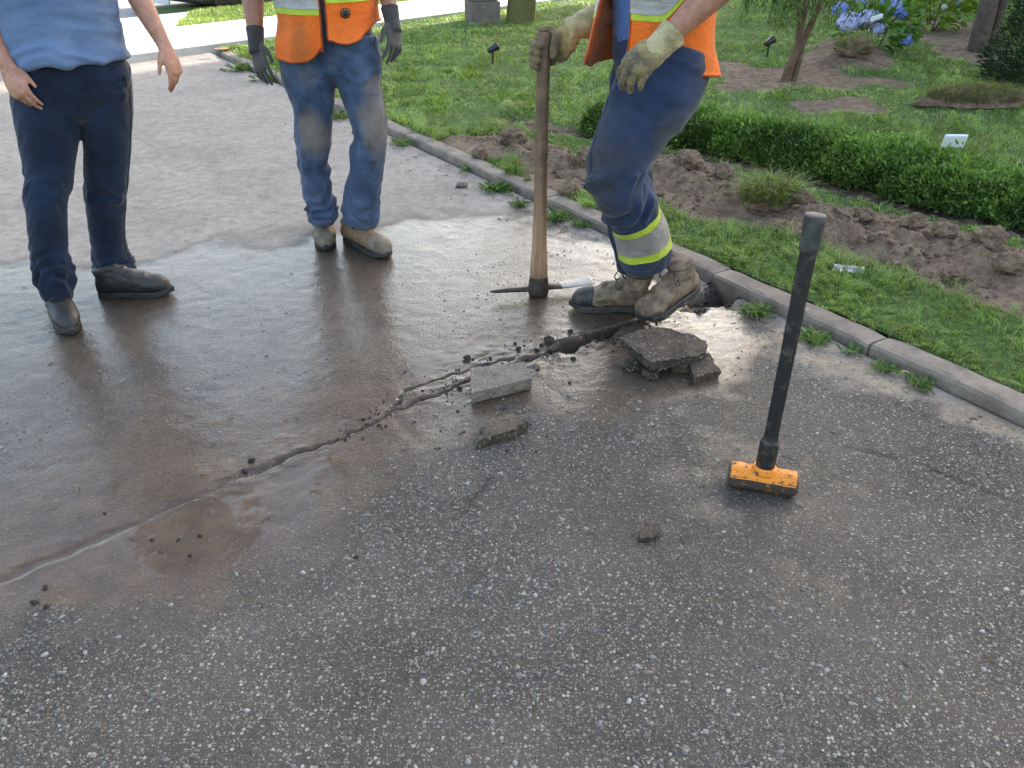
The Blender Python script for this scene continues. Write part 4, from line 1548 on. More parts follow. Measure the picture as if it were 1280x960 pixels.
sod(962, 250, (.15, .1, .09), 'tall upturned sod clump with hanging grass left of the sledgehammer', 700, .12, .3)
sod(1215, 124, (.42, .14, .1), 'long upturned sod with dry brown edge behind the hedge at right', 1300, .11, .6, (-.1, -1, 0))
sod(1065, 76, (.2, .14, .12), 'grassy sod on the dark soil mound under the hydrangea', 500, .1, .25)

# stick on the soil
a, b = G(1042, 262, .12), G(1085, 275, .12)
a[2], b[2] = garden_z(a[None, :2])[0] + .015, garden_z(b[None, :2])[0] + .015
tag(link('stick', new_mesh('stick', *merge([Tube([a, (a + b) / 2 + [0, 0, .012], b], [.006, .007, .004], ref=(0, .3, 1), n=10, seg=8)]), True), M['bark']), 'thin dark stick lying across the dug soil', 'stick')


# ---- broken slabs on the driveway
def slab(name, top_px, z, thick, label, tilt=(0, 0, 0), mat_top='slab_top', mat_side='slab_side', rough=.006, under=.85, sub=9, cat='rubble', grp=None):
    """irregular broken plate: top outline in place, ragged sides"""
    tops = np.array([G(x_, y_, z) for x_, y_ in top_px])
    n0 = len(tops)
    pts = []
    for i in range(n0):
        a, b = tops[i], tops[(i + 1) % n0]
        for q in np.linspace(0, 1, sub, endpoint=False):
            pts.append(a * (1 - q) + b * q)
    pts = np.array(pts)
    c = pts.mean(0)
    pts[:, :2] += rough * np.stack([fbm(pts[:, :2] * 40, 3, 201), fbm(pts[:, :2] * 40 + 9, 3, 203)], -1) * 1.6
    n1 = len(pts)
    levels = [(1.0, 0.0, 0), (1.0, .12, .6), (.99, .4, 1.5), (.985, .7, 1.5), (under + .1, 1.0, 1)]
    V = []
    for li, (k_, dz, am) in enumerate(levels):
        r_ = c + (pts - c) * [k_, k_, 1]
        if am > .5:
            r_ = r_ + (unit((pts - c) * [1, 1, 0])) * (rough * am * fbm(np.concatenate([pts[:, :2] * 45, np.full((n1, 1), li * 3.3)], 1), 3, 207))[:, None]
        r_[:, 2] = z - thick * dz + (tilt[0] * (pts[:, 0] - c[0]) + tilt[1] * (pts[:, 1] - c[1])) + (.0025 * fbm(pts[:, :2] * 30, 2, 211) if li == 0 else 0)
        V.append(r_)
    V = np.vstack(V)
    # top fan with inner rings so it can be uneven
    rings = [.8, .6, .4, .2]
    for k_ in rings:
        r_ = c + (pts - c) * [k_, k_, 1]
        r_[:, 2] = z + (tilt[0] * (r_[:, 0] - c[0]) + tilt[1] * (r_[:, 1] - c[1])) + .0045 * fbm(r_[:, :2] * 16, 2, 213)
        V = np.vstack([V, r_])
    V = np.vstack([V, [c[0], c[1], z], [c[0], c[1], z - thick]])
    F, mi = [], []
    L = len(levels)
    jj = np.arange(n1)
    def strip(a, b, m_):
        for j in jj:
            k_ = (j + 1) % n1
            F.append((a * n1 + j, b * n1 + j, b * n1 + k_, a * n1 + k_))
            mi.append(m_)
    for i in range(L - 1):
        strip(i, i + 1, 1)
    strip(L, 0, 0)
    for q_ in range(3):
        strip(L + q_ + 1, L + q_, 0)
    ct, cbm = len(V) - 2, len(V) - 1
    for j in jj:
        k_ = (j + 1) % n1
        F.append(((L + 3) * n1 + j, (L + 3) * n1 + k_, ct)); mi.append(0)
        F.append(((L - 1) * n1 + k_, (L - 1) * n1 + j, cbm)); mi.append(1)
    bm = bmesh.new()
    vs = [bm.verts.new(tuple(map(float, v))) for v in V]
    for f_, m_ in zip(F, mi):
        fa = bm.faces.new([vs[i] for i in f_])
        fa.material_index = m_
    bmesh.ops.recalc_face_normals(bm, faces=bm.faces)
    me = bpy.data.meshes.new(name)
    bm.to_mesh(me)
    bm.free()
    me.materials.append(M[mat_top])
    me.materials.append(M[mat_side])
    return tag(link(name, me), label, cat, grp)


GR_ = 'broken pieces lifted from the driveway'
slab('broken_slab', [(588, 460), (656, 452), (665, 473), (589, 491)], .047, .045, 'pale rectangular concrete piece lying by the crack', mat_side='slab_pale', mat_top='slab_pale', grp=GR_, rough=.0035)
slab('broken_slab', [(617, 517), (650, 521), (662, 527), (640, 537), (597, 549), (603, 532)], .038, .04, 'dark triangular asphalt piece in front of the rectangular one', grp=GR_, rough=.008, tilt=(.03, .05, 0))
slab('broken_slab', [(774, 425), (800, 415), (828, 411), (870, 417), (884, 424), (882, 436), (848, 447), (814, 452), (795, 440)], .085, .04, 'largest broken asphalt slab resting tilted on smaller lumps', grp=GR_, rough=.009, tilt=(-.08, .05, 0))
slab('broken_slab', [(862, 450), (886, 442), (893, 452), (902, 461), (868, 472)], .038, .04, 'small wet asphalt piece under the right end of the largest slab', grp=GR_, rough=.008, tilt=(-.05, .1, 0))
slab('broken_slab', [(799, 661), (806, 655), (823, 656), (825, 664), (815, 670), (799, 671)], .02, .022, 'small lone asphalt chip left of the sledgehammer head', grp=GR_, rough=.004, tilt=(.1, .1, 0))
lump('asphalt_lump', 797, 460, (.065, .04, .032), 51, 'slab_side', 'dark lump under the left end of the largest slab', 'rubble', GR_, False)
lump('asphalt_lump', 812, 470, (.035, .03, .025), 52, 'slab_side', 'small dark lump in front of the largest slab', 'rubble', GR_, False)
lump('asphalt_lump', 850, 462, (.05, .04, .04), 53, 'slab_side', 'dark lump hidden under the middle of the largest slab', 'rubble', GR_, False)
for i, (x_, y_, r_, lab) in enumerate([
        (577, 234, .03, 'round loose stone on the dry asphalt by the curb'),
        (314, 575, .016, 'larger dark pebble in the muddy crack'),
        (305, 586, .014, 'brown pebble beside the larger pebble in the crack'),
        (584, 449, .024, 'dark crumb standing behind the rectangular piece'),
        (613, 447, .012, 'small dark crumb behind the right end of the rectangular piece'),
        (648, 436, .016, 'crumb at the left end of the open trench'),
        (655, 452, .018, 'crumb touching the rectangular piece by the trench'),
        (768, 428, .012, 'small dark crumb left of the largest slab'),
        (875, 390, .022, 'wet black lump near the curb behind the boot'),
        (895, 372, .028, 'wet dark lump in the hole beside the curb'),
        (910, 382, .022, 'wet lump at the edge of the hole beside the curb'),
        (712, 478, .011, 'dark crumb on the asphalt below the trench'),
        (190, 674, .009, 'leftmost dark pebble of the row in the puddle'),
        (223, 674, .008, 'middle dark pebble of the row in the puddle'),
        (250, 669, .01, 'rightmost dark pebble of the row in the puddle'),
        (238, 695, .008, 'dark pebble at the lower puddle edge'),
        (56, 733, .012, 'dark crumb at the lower left near the puddle line'),
        (42, 752, .013, 'larger crumb at the lower left photo edge'),
        (58, 757, .011, 'lowest crumb at the lower left photo edge'),
        (130, 640, .008, 'tiny crumb above the left puddle line'),
        (445, 698, .009, 'lone crumb on the dry asphalt below the puddle'),
        (873, 868 - 440, .012, 'crumb between the boot toe and the largest slab')]):
    r_ *= .62 if i else 1.0
    lump('loose_stone', x_, y_, (r_ * 1.2, r_ * .75, r_), 70 + i, 'slab_pale' if i in (0,) else 'mud_crumb', lab, 'stone', 'loose stones and crumbs on the driveway', False, .7, 2, .75, .25)
# fallen leaf on the curb foot
g = G(1122, 465, .01)
a = leaf_cloud('fallen_leaf', g[None], np.array([[1, -.3, .12]]), np.array([[0, 0.2, 1.0]]), [.045], [.022], np.array([[.55, .42, .2]]), 'petal')
tag(a, 'fallen pale yellow leaf at the curb foot', 'leaf')
g = G(484 + 586, 452, .01)

# ---- sledgehammer
hb_ = G(951, 611)
sh = thing('sledgehammer', 'sledgehammer with black handle and worn orange head standing upright', 'hammer', loc=(float(hb_[0]), float(hb_[1]), 0.0))
ya = R(-17)
ux = np.array([math.cos(ya), math.sin(ya), 0])
uy = np.array([-ux[1], ux[0], 0])
uz = np.array([0, 0, 1.0])
HWd, HLn, HHt = .074, .2, .074
sec = []
for (x_, k_) in ((-.5, .80), (-.47, .93), (-.44, 1.0), (-.3, 1.0), (-.22, .86), (.22, .86), (.3, 1.0), (.44, 1.0), (.47, .93), (.5, .80)):
    ring_ = []
    for i in range(8):
        a = math.pi / 8 + i * math.pi / 4
        r_ = HWd / 2 / math.cos(math.pi / 8) * k_
        zz = math.sin(a) * r_
        if abs(x_) < .25 and k_ < 1:
            ring_.append(ux * x_ * HLn + uy * math.cos(a) * r_ * 1.1 + uz * (HHt / 2 + zz * 1.15))
        else:
            ring_.append(ux * x_ * HLn + uy * math.cos(a) * r_ + uz * (HHt / 2 + zz))
    sec.append(ring_)
V = np.array(sec).reshape(-1, 3)
V[:, 2] = np.maximum(V[:, 2], .001)
F, mi = [], []
for i in range(len(sec) - 1):
    for j in range(8):
        F.append((i * 8 + j, i * 8 + (j + 1) % 8, (i + 1) * 8 + (j + 1) % 8, (i + 1) * 8 + j))
        mi.append(0 if (j in (0, 1, 2) and 1 < i < 7) else 1)
F += [tuple(range(8))[::-1], tuple(range((len(sec) - 1) * 8, len(sec) * 8))]
mi += [1, 1]
bm = bmesh.new()
vs = [bm.verts.new(tuple(map(float, v))) for v in V]
for f_, m_ in zip(F, mi):
    bm.faces.new([vs[i] for i in f_]).material_index = m_
bmesh.ops.recalc_face_normals(bm, faces=bm.faces)
bmesh.ops.bevel(bm, geom=list(bm.edges), offset=.0035, segments=3, affect='EDGES')
bm.normal_update()
for fa in bm.faces:
    cx = fa.calc_center_median()
    lx = abs(float(np.array(cx) @ ux)) / HLn
    fa.material_index = 0 if (fa.normal.z > .28 and lx < .465) or (fa.normal.z > -.2 and lx < .2 and cx.z > .045) else 1
me = bpy.data.meshes.new('head')
bm.to_mesh(me)
bm.free()
me.materials.append(M['hammer_paint'])
me.materials.append(M['hammer_steel'])
ho = link('head', me, None, sh)
# raised cheeks round the handle eye
link('eye_collar', new_mesh('eye_collar', *merge([Tube([uz * .062, uz * .077, uz * .084], np.array([[.042, .031], [.037, .028], [.032, .024]]), ref=ux, n=8, seg=24)]), True), M['hammer_paint'], ho)
hx = float((P(1018, 268, hb_[1] + .01) - hb_)[0])
top_h = P(1018, 268, hb_[1])[2]
tp = np.array([hx, .0, top_h])
def along_h(q):
    return uz * .07 * (1 - q) + tp * q
rad = [.0265, .027, .0275, .0265, .021, .0195, .0195, .02, .0205, .0215, .0222]
qs = [.0, .03, .09, .125, .145, .2, .4, .6, .75, .87, .885]
link('handle', new_mesh('handle', *merge([Tube([along_h(q_) for q_ in qs], np.array([[r_, r_ * .86] for r_ in rad]), ref=ux, n=80, seg=28,
     fn=lambda u, th: -.0016 * (np.abs(np.sin(2 * th)) > .9) * (u > .2) * (u < .93))]), True), M['hammer_grip'], sh)
link('end_cap', new_mesh('end_cap', *merge([Tube([along_h(.878), along_h(.882), along_h(.93), along_h(.992), along_h(1.0)], np.array([[.0225, .0205], [.0252, .023], [.0258, .0235], [.027, .0245], [.0235, .021]]), ref=ux, n=30, seg=28)]), True), M['hammer_cap'], sh)

# ---- pickaxe
eye = G(673, 369)
pk = thing('pickaxe', 'pickaxe with wooden handle standing on its head, held upright', 'pickaxe', loc=(float(eye[0]), float(eye[1]), 0))
ltip, rtip = G(612, 364, .045), G(739, 349, .05)
ltip, rtip = ltip - eye, rtip - eye
ax_ = unit((rtip - ltip) * [1, 1, 0])
sd = np.array([-ax_[1], ax_[0], 0])
link('eye_socket', new_mesh('eye_socket', *merge([Tube([(0, 0, .001), (0, 0, .006), (0, 0, .03), (0, 0, .075), (0, 0, .088), (0, 0, .09)], np.array([[.036, .029], [.043, .034], [.046, .037], [.042, .034], [.041, .033], [.036, .029]]), ref=ax_, n=20, seg=24)]), True), M['pick_steel'], pk)
link('pick_point', new_mesh('pick_point', *merge([Tube([-ax_ * .02 + uz * .036, -ax_ * .07 + uz * .036, ltip * .62 + uz * .012, ltip * .9, ltip], np.array([[.013, .024], [.0115, .017], [.01, .013], [.007, .008], [.0025, .003]]), ref=uz, n=20, seg=8)]), False), M['pick_steel'], pk)
bl = rtip
path = [ax_ * .025 + uz * .036, ax_ * .06 + uz * .036, bl * .45 + uz * .014, bl * .75 + uz * .004, bl * .98, bl]
link('adze_blade', new_mesh('adze_blade', *merge([Tube(path, np.array([[.013, .02], [.01, .021], [.007, .034], [.0045, .044], [.0035, .054], [.001, .054]]), ref=uz, n=26, seg=16)]), True), M['pick_edge'], pk)
link('blade_neck', new_mesh('blade_neck', *merge([Tube([ax_ * .022 + uz * .036, ax_ * .06 + uz * .036, bl * .42 + uz * .0145], np.array([[.015, .022], [.012, .023], [.0085, .034]]), ref=uz, n=14, seg=16)]), True), M['pick_steel'], pk)
htop = P(680, 40, eye[1]) - eye
hp = np.array([(0, 0, .085), (0, 0, .12), htop * .25, htop * .55, htop * .85, htop * .97, htop])
hr = np.array([[.037, .03], [.038, .031], [.031, .025], [.026, .021], [.026, .021], [.029, .024], [.027, .022]])
tb = Tube(hp, hr, ref=ax_, n=60, seg=24, fn=lambda u, th: .0008 * vnoise(np.stack([np.cos(th) * 2, np.sin(th) * 2, u * 7], -1), 4))
me = new_mesh('handle', *merge([tb]), True)
zz = tb.V[:, 2] / htop[2]
vattr(me, 'dirt', np.stack([np.clip(.85 * smooth(.2, .6, zz) + .5 * smooth(.16, .08, zz), 0, 1)] * 3, -1))
link('handle', me, M['pick_wood'], pk)
HANDLE_TOP = htop + eye
HANDLE_AX = unit(htop)


# ---- parked car across the verge
def car():
    ec = float(to_em(G(258, 14, 0.0)[None])[0][0])
    u = np.array([*D2, 0])
    v = -np.array([*N2, 0])
    base = np.array([*em(ec, 4.3), 0])
    t_ = thing('parked_car', 'dark parked car with silver bumper across the grass strip', 'car', loc=(float(base[0]), float(base[1]), -.02))
    L_, W_ = 4.4, 1.75
    def at(e, m_, z):
        return u * e + v * m_ + np.array([0, 0, z])
    # side profile lofted across the width
    prof = [(0.02, .1), (0.0, .6), (.12, .82), (1.1, .95), (1.75, 1.42), (3.1, 1.45), (3.75, 1.0), (4.3, .92), (4.4, .6), (4.36, .14), (3.9, .09), (.5, .09)]
    V, F = [], []
    n_ = len(prof)
    for m_, k_ in ((-.5, .97), (-.44, 1.0), (.44, 1.0), (.5, .97)):
        for (e, z) in prof:
            inset = .14 if (z > 1.1 and abs(m_) > .3) else 0
            V.append(at((e - 2.2) * k_ + 2.2, m_ * W_ - math.copysign(inset, m_), z))
    for a in range(3):
        for j in range(n_):
            F.append((a * n_ + j, a * n_ + (j + 1) % n_, (a + 1) * n_ + (j + 1) % n_, (a + 1) * n_ + j))
    F += [tuple(range(n_)), tuple(range(3 * n_, 4 * n_))[::-1]]
    link('body', bevel_mesh('body', V, F, .03), M['car_paint'], t_)
    for sg in (-1, 1):
        q = [at(1.25, sg * (W_ / 2 - .06), .98), at(3.6, sg * (W_ / 2 - .06), 1.0), at(3.05, sg * (W_ / 2 - .15), 1.38), at(1.85, sg * (W_ / 2 - .15), 1.36)]
        off = v * sg * .02
        link('window', bevel_mesh('window', [p_ for p_ in q] + [p_ + off for p_ in q], BOXF, .005), M['glass'], t_)
        for e in (.85, 3.5):
            ty = link('wheel', new_mesh('wheel', *merge([Tube([at(e, sg * W_ / 2 - sg * .2, .32), at(e, sg * W_ / 2 - sg * .18, .32), at(e, sg * W_ / 2 - sg * .01, .32), at(e, sg * W_ / 2 + sg * .01, .32)], [.28, .32, .32, .28], ref=(0, 0, 1), n=8, seg=28)]), True), M['rubber'], t_)
            link('rim', new_mesh('rim', *merge([Tube([at(e, sg * W_ / 2, .32), at(e, sg * W_ / 2 + sg * .025, .32)], [.21, .18], ref=(0, 0, 1), n=4, seg=24)]), False), M['steel'], ty)
    box('bumper', at(-.03, 0, .3), (.2, W_ * .97, .34), M['car_paint'], t_, .05, ux=u, uy=v)
    box('number_plate_panel', at(-.145, .38, .22), (.03, .5, .3), M['car_silver'], t_, .008, ux=u, uy=v)
    for m_ in (-.6, .6):
        box('headlight', at(.02, m_, .72), (.1, .34, .14), M['lamp_glass'], t_, .03, ux=u, uy=v)


car()
# ================================================================== PEOPLE
SLIM = .97


def leg_pts(rows):
    """rows: photo x, y, ground distance, width in photo pixels, depth ratio"""
    pts, rad = [], []
    for r_ in rows:
        x_, y_, Y_, w_ = r_[:4]
        k_ = r_[4] if len(r_) > 4 else 1.0
        s_ = S(x_, y_, Y_)
        pts.append(P(x_, y_, Y_))
        rad.append((w_ * s_ / 2 * SLIM, w_ * s_ / 2 * k_ * SLIM))
    return np.array(pts), np.array(rad)


def nearest_on(path, co):
    """distance index along a dense path for every point"""
    best = np.full(len(co), 1e9)
    who = np.zeros(len(co), int)
    for i, c in enumerate(path):
        d = ((co - c) ** 2).sum(1)
        m_ = d < best
        best[m_] = d[m_]
        who[m_] = i
    return who


def fold_disp(tubes, amps, seed, freq=.05, base_amp=.0025, tilt=1.0):
    """cloth folds: amps = list of (position 0..1 along the leg, amplitude, spread)"""
    paths = [t_.c for t_ in tubes]
    def f(co, no):
        out = np.zeros(len(co))
        ds = np.stack([np.min(np.stack([((co - c) ** 2).sum(1) for c in p_[::3]], 0), 0) for p_ in paths], 0)
        which = ds.argmin(0)
        for k_, t_ in enumerate(tubes):
            m_ = which == k_
            if not m_.any():
                continue
            c = co[m_]
            i = nearest_on(t_.c, c)
            u = i / (len(t_.c) - 1)
            rel = c - t_.c[i]
            th = np.arctan2((rel * t_.y[i]).sum(1), (rel * t_.x[i]).sum(1))
            L_ = np.linalg.norm(np.diff(t_.c, axis=0), axis=1).sum()
            s_ = u * L_ + (rel * t_.tan[i]).sum(1)
            A_ = np.full(len(c), base_amp)
            for (q, a, w_) in amps:
                A_ = A_ + a * np.exp(-((u - q) / w_) ** 2)
            ph = s_ / freq + tilt * np.sin(th + k_ * 2 + 1.1) + .6 * np.sin(2 * th + seed)
            n1 = vnoise(np.stack([np.cos(th) * 1.1 + k_ * 9, np.sin(th) * 1.1, ph], -1), seed)
            n2 = vnoise(np.stack([np.cos(th) * 2.2 + k_ * 9, np.sin(th) * 2.2, ph * 1.9], -1), seed + 5)
            rg = (1 - np.abs(n1)) * 1.4 - .75 + .45 * n2
            out[m_] = A_ * rg
        return no * out[:, None]
    return f


def pelvis_tube(c, f, K, extra, z0, z1, lean):
    right = np.array([f[1], -f[0], 0])
    Kn = np.array(K)
    a, b = np.interp(1.0, Kn[:, 0], Kn[:, 1]) + extra, np.interp(1.0, Kn[:, 0], Kn[:, 2]) + extra
    zz = [z0, z0 + .035, z0 + .09, z0 + .16, z1]
    k_ = [(.35, .35), (.66, .7), (.88, .9), (1, 1), (1, 1)]
    pth = [np.array([c[0] + lean[0] * (z_ - K[0][0]), c[1] + lean[1] * (z_ - K[0][0]), z_]) for z_ in zz]
    return Tube(pth, [(a * u, b * v) for u, v in k_], ref=right, n=24, seg=40)


def torso_tube(c, f, keys, extra=0.0, n=34, seg=40, zmin=None, zmax=None, lean=(0, 0), fn=None, caps=True):
    """keys: z, half width, half depth; f facing direction"""
    right = np.array([f[1], -f[0], 0])
    zs = [k_[0] for k_ in keys if (zmin is None or k_[0] >= zmin) and (zmax is None or k_[0] <= zmax)]
    zz = sorted(set(zs + [z_ for z_ in (zmin, zmax) if z_ is not None]))
    K = np.array(keys)
    a = np.interp(zz, K[:, 0], K[:, 1]) + extra
    b = np.interp(zz, K[:, 0], K[:, 2]) + extra
    z0 = keys[0][0]
    pth = [np.array([c[0] + lean[0] * (z_ - z0), c[1] + lean[1] * (z_ - z0), z_]) for z_ in zz]
    return Tube(pth, np.stack([a, b], 1), ref=right, n=n, seg=seg, fn=fn, caps=caps)


def hand(w, d, nrm, side, L, curl, spread=.12, thumb=(.5, .5), fr=.0082, palm_w=.044, palm_t=.016, fist=None):
    """closed pieces of a hand: w wrist, d wrist->knuckles, nrm back of the hand, side towards the thumb"""
    d, nrm = unit(d), np.asarray(nrm, float)
    nrm = unit(nrm - d * (nrm @ d))
    side = np.asarray(side, float)
    side = unit(side - d * (side @ d) - nrm * (side @ nrm))
    parts = []
    pl = L * .5
    parts.append(Tube([w - d * .02, w + d * pl * .25, w + d * pl * .65, w + d * pl * 1.02], np.array([[palm_w * .66, palm_t * 1.25], [palm_w * .85, palm_t * 1.25], [palm_w, palm_t * 1.1], [palm_w * .95, palm_t * .85]]), ref=side, n=10, seg=16, rnd=(False, True)))
    lens = np.array([.46, .51, .48, .38]) * L
    offs = np.array([.78, .26, -.26, -.76]) * palm_w
    for i in range(4):
        c_ = curl[i] if hasattr(curl, '__len__') else curl
        b = w + d * pl * (.98 - .07 * abs(i - 1.2)) + side * offs[i]
        dirn = unit(d + side * spread * (1.4 - i) * 1.0)
        p_ = [b - d * .015, b]
        cur, ang = b, 0.0
        for seg_l, bend in zip((.42, .32, .26), (.55, 1.0, .7)):
            ang += c_ * bend
            dd = dirn * math.cos(ang) - nrm * math.sin(ang)
            cur = cur + dd * lens[i] * seg_l
            p_.append(cur)
        k_ = fr * (1.0, 1.05, 1.0, .86)[i]
        parts.append(Tube(p_, [k_ * 1.05, k_ * 1.12, k_ * 1.05, k_ * .95, k_ * .78], ref=side + nrm * .01, n=16, seg=10, rnd=(False, True)))
    # thumb leaves the side of the palm near its base
    b = w + d * pl * .28 + side * palm_w * .62
    t1 = unit(side * thumb[0] + d * .75 - nrm * thumb[1] * .5)
    t2 = unit(side * thumb[0] * .35 + d * .9 - nrm * thumb[1] * .8)
    parts.append(Tube([b - side * .012, b + t1 * L * .05, b + t1 * L * .19, b + t1 * L * .19 + t2 * L * .16, b + t1 * L * .19 + t2 * L * .27], np.array([1.5, 1.5, 1.2, 1.08, .85]) * fr, ref=nrm + side * .05, n=16, seg=10, rnd=(False, True)))
    return parts


def nails(name, w, d, nrm, side, L, parent):
    pass


def arm(sh, el, wr, r=(.052, .046, .042, .038, .029)):
    sh, el, wr = map(np.asarray, (sh, el, wr))
    pth = [sh, sh * .5 + el * .5, el, el * .6 + wr * .4, wr]
    r = list(r)
    r[-1] *= .86
    return Tube(pth, np.array(r), ref=(.3, .9, .25), n=26, seg=18, rnd=(True, True))


def head_parts(c, f, s=1.0):
    """c: base of the skull on the neck"""
    f3 = np.array([f[0], f[1], 0])
    rt_ = np.array([f[1], -f[0], 0])
    up = np.array([0, 0, 1.0])
    Mx = np.stack([rt_, f3, up], 1)
    hc = c + up * .125 * s
    p_ = [ellipsoid(hc + f3 * .005, np.array([.077, .097, .112]) * s, 18, 24, Mx),
          ellipsoid(hc + f3 * .03 - up * .055 * s, np.array([.06, .07, .07]) * s, 14, 18, Mx),
          ellipsoid(hc + f3 * .075 - up * .095 * s, np.array([.028, .025, .02]) * s, 10, 12, Mx)]
    p_.append(Tube([hc + f3 * .088 + up * .015, hc + f3 * .103 - up * .02, hc + f3 * .108 - up * .035], np.array([.009, .013, .015]) * s, ref=rt_, n=8, seg=10, rnd=(True, True)))
    for sg in (-1, 1):
        p_.append(ellipsoid(hc + rt_ * sg * .079 * s - up * .01 - f3 * .005, np.array([.012, .022, .032]) * s, 8, 10, Mx))
        p_.append(ellipsoid(hc + f3 * .083 + rt_ * sg * .033 * s + up * .03, np.array([.028, .014, .009]) * s, 8, 10, Mx))
    p_.append(ellipsoid(hc + f3 * .094 - up * .066, np.array([.026, .01, .007]) * s, 8, 10, Mx))
    p_.append(ellipsoid(hc + f3 * .09 - up * .078, np.array([.023, .011, .008]) * s, 8, 10, Mx))
    return p_, hc, Mx


def head_extras(person, hc, Mx, seed):
    rt_, f3, up = Mx[:, 0], Mx[:, 1], Mx[:, 2]
    h = ellipsoid(hc - f3 * .012 + up * .022, (.086, .101, .106), 22, 32, Mx)
    loc = (h.V - hc) @ Mx
    keep_ = (loc[:, 2] > .045) | ((loc[:, 1] < -.005) & (loc[:, 2] > -.06))
    V = h.V + unit(h.V - hc) * (.006 * fbm((h.V - hc) * 60, 3, seed))[:, None]
    V = np.where(keep_[:, None], V, hc + (V - hc) * .8)
    link('hair', new_mesh('hair', V, h.F, True), M['hair'], person)
    for sg in (-1, 1):
        e = ellipsoid(hc + f3 * .083 + rt_ * sg * .032 + up * .01, (.012, .012, .012), 8, 10, Mx)
        link('eye', new_mesh('eye', e.V, e.F, True), M['eye'], person)


KEYS = [(.86, .165, .125), (.95, .17, .13), (1.05, .16, .118), (1.2, .175, .122), (1.33, .19, .12), (1.42, .18, .095), (1.47, .11, .075), (1.5, .058, .055), (1.56, .054, .056)]


def keys_scaled(k, dz=0, wa=0, wb=0):
    return [(z_ * k + dz, a + (wa if z_ < 1.46 else 0), b + (wb if z_ < 1.46 else 0)) for z_, a, b in KEYS]


# ------------------------------------------------------------------ footwear
def foot_frame(toe, heel, roll=0.0):
    toe, heel = np.asarray(toe, float), np.asarray(heel, float)
    x = unit(toe - heel)
    up = np.array([0, 0, 1.0])
    y = unit(np.cross(up, x))
    z = np.cross(x, y)
    return heel, np.stack([x, y, z], 1), np.linalg.norm(toe - heel)


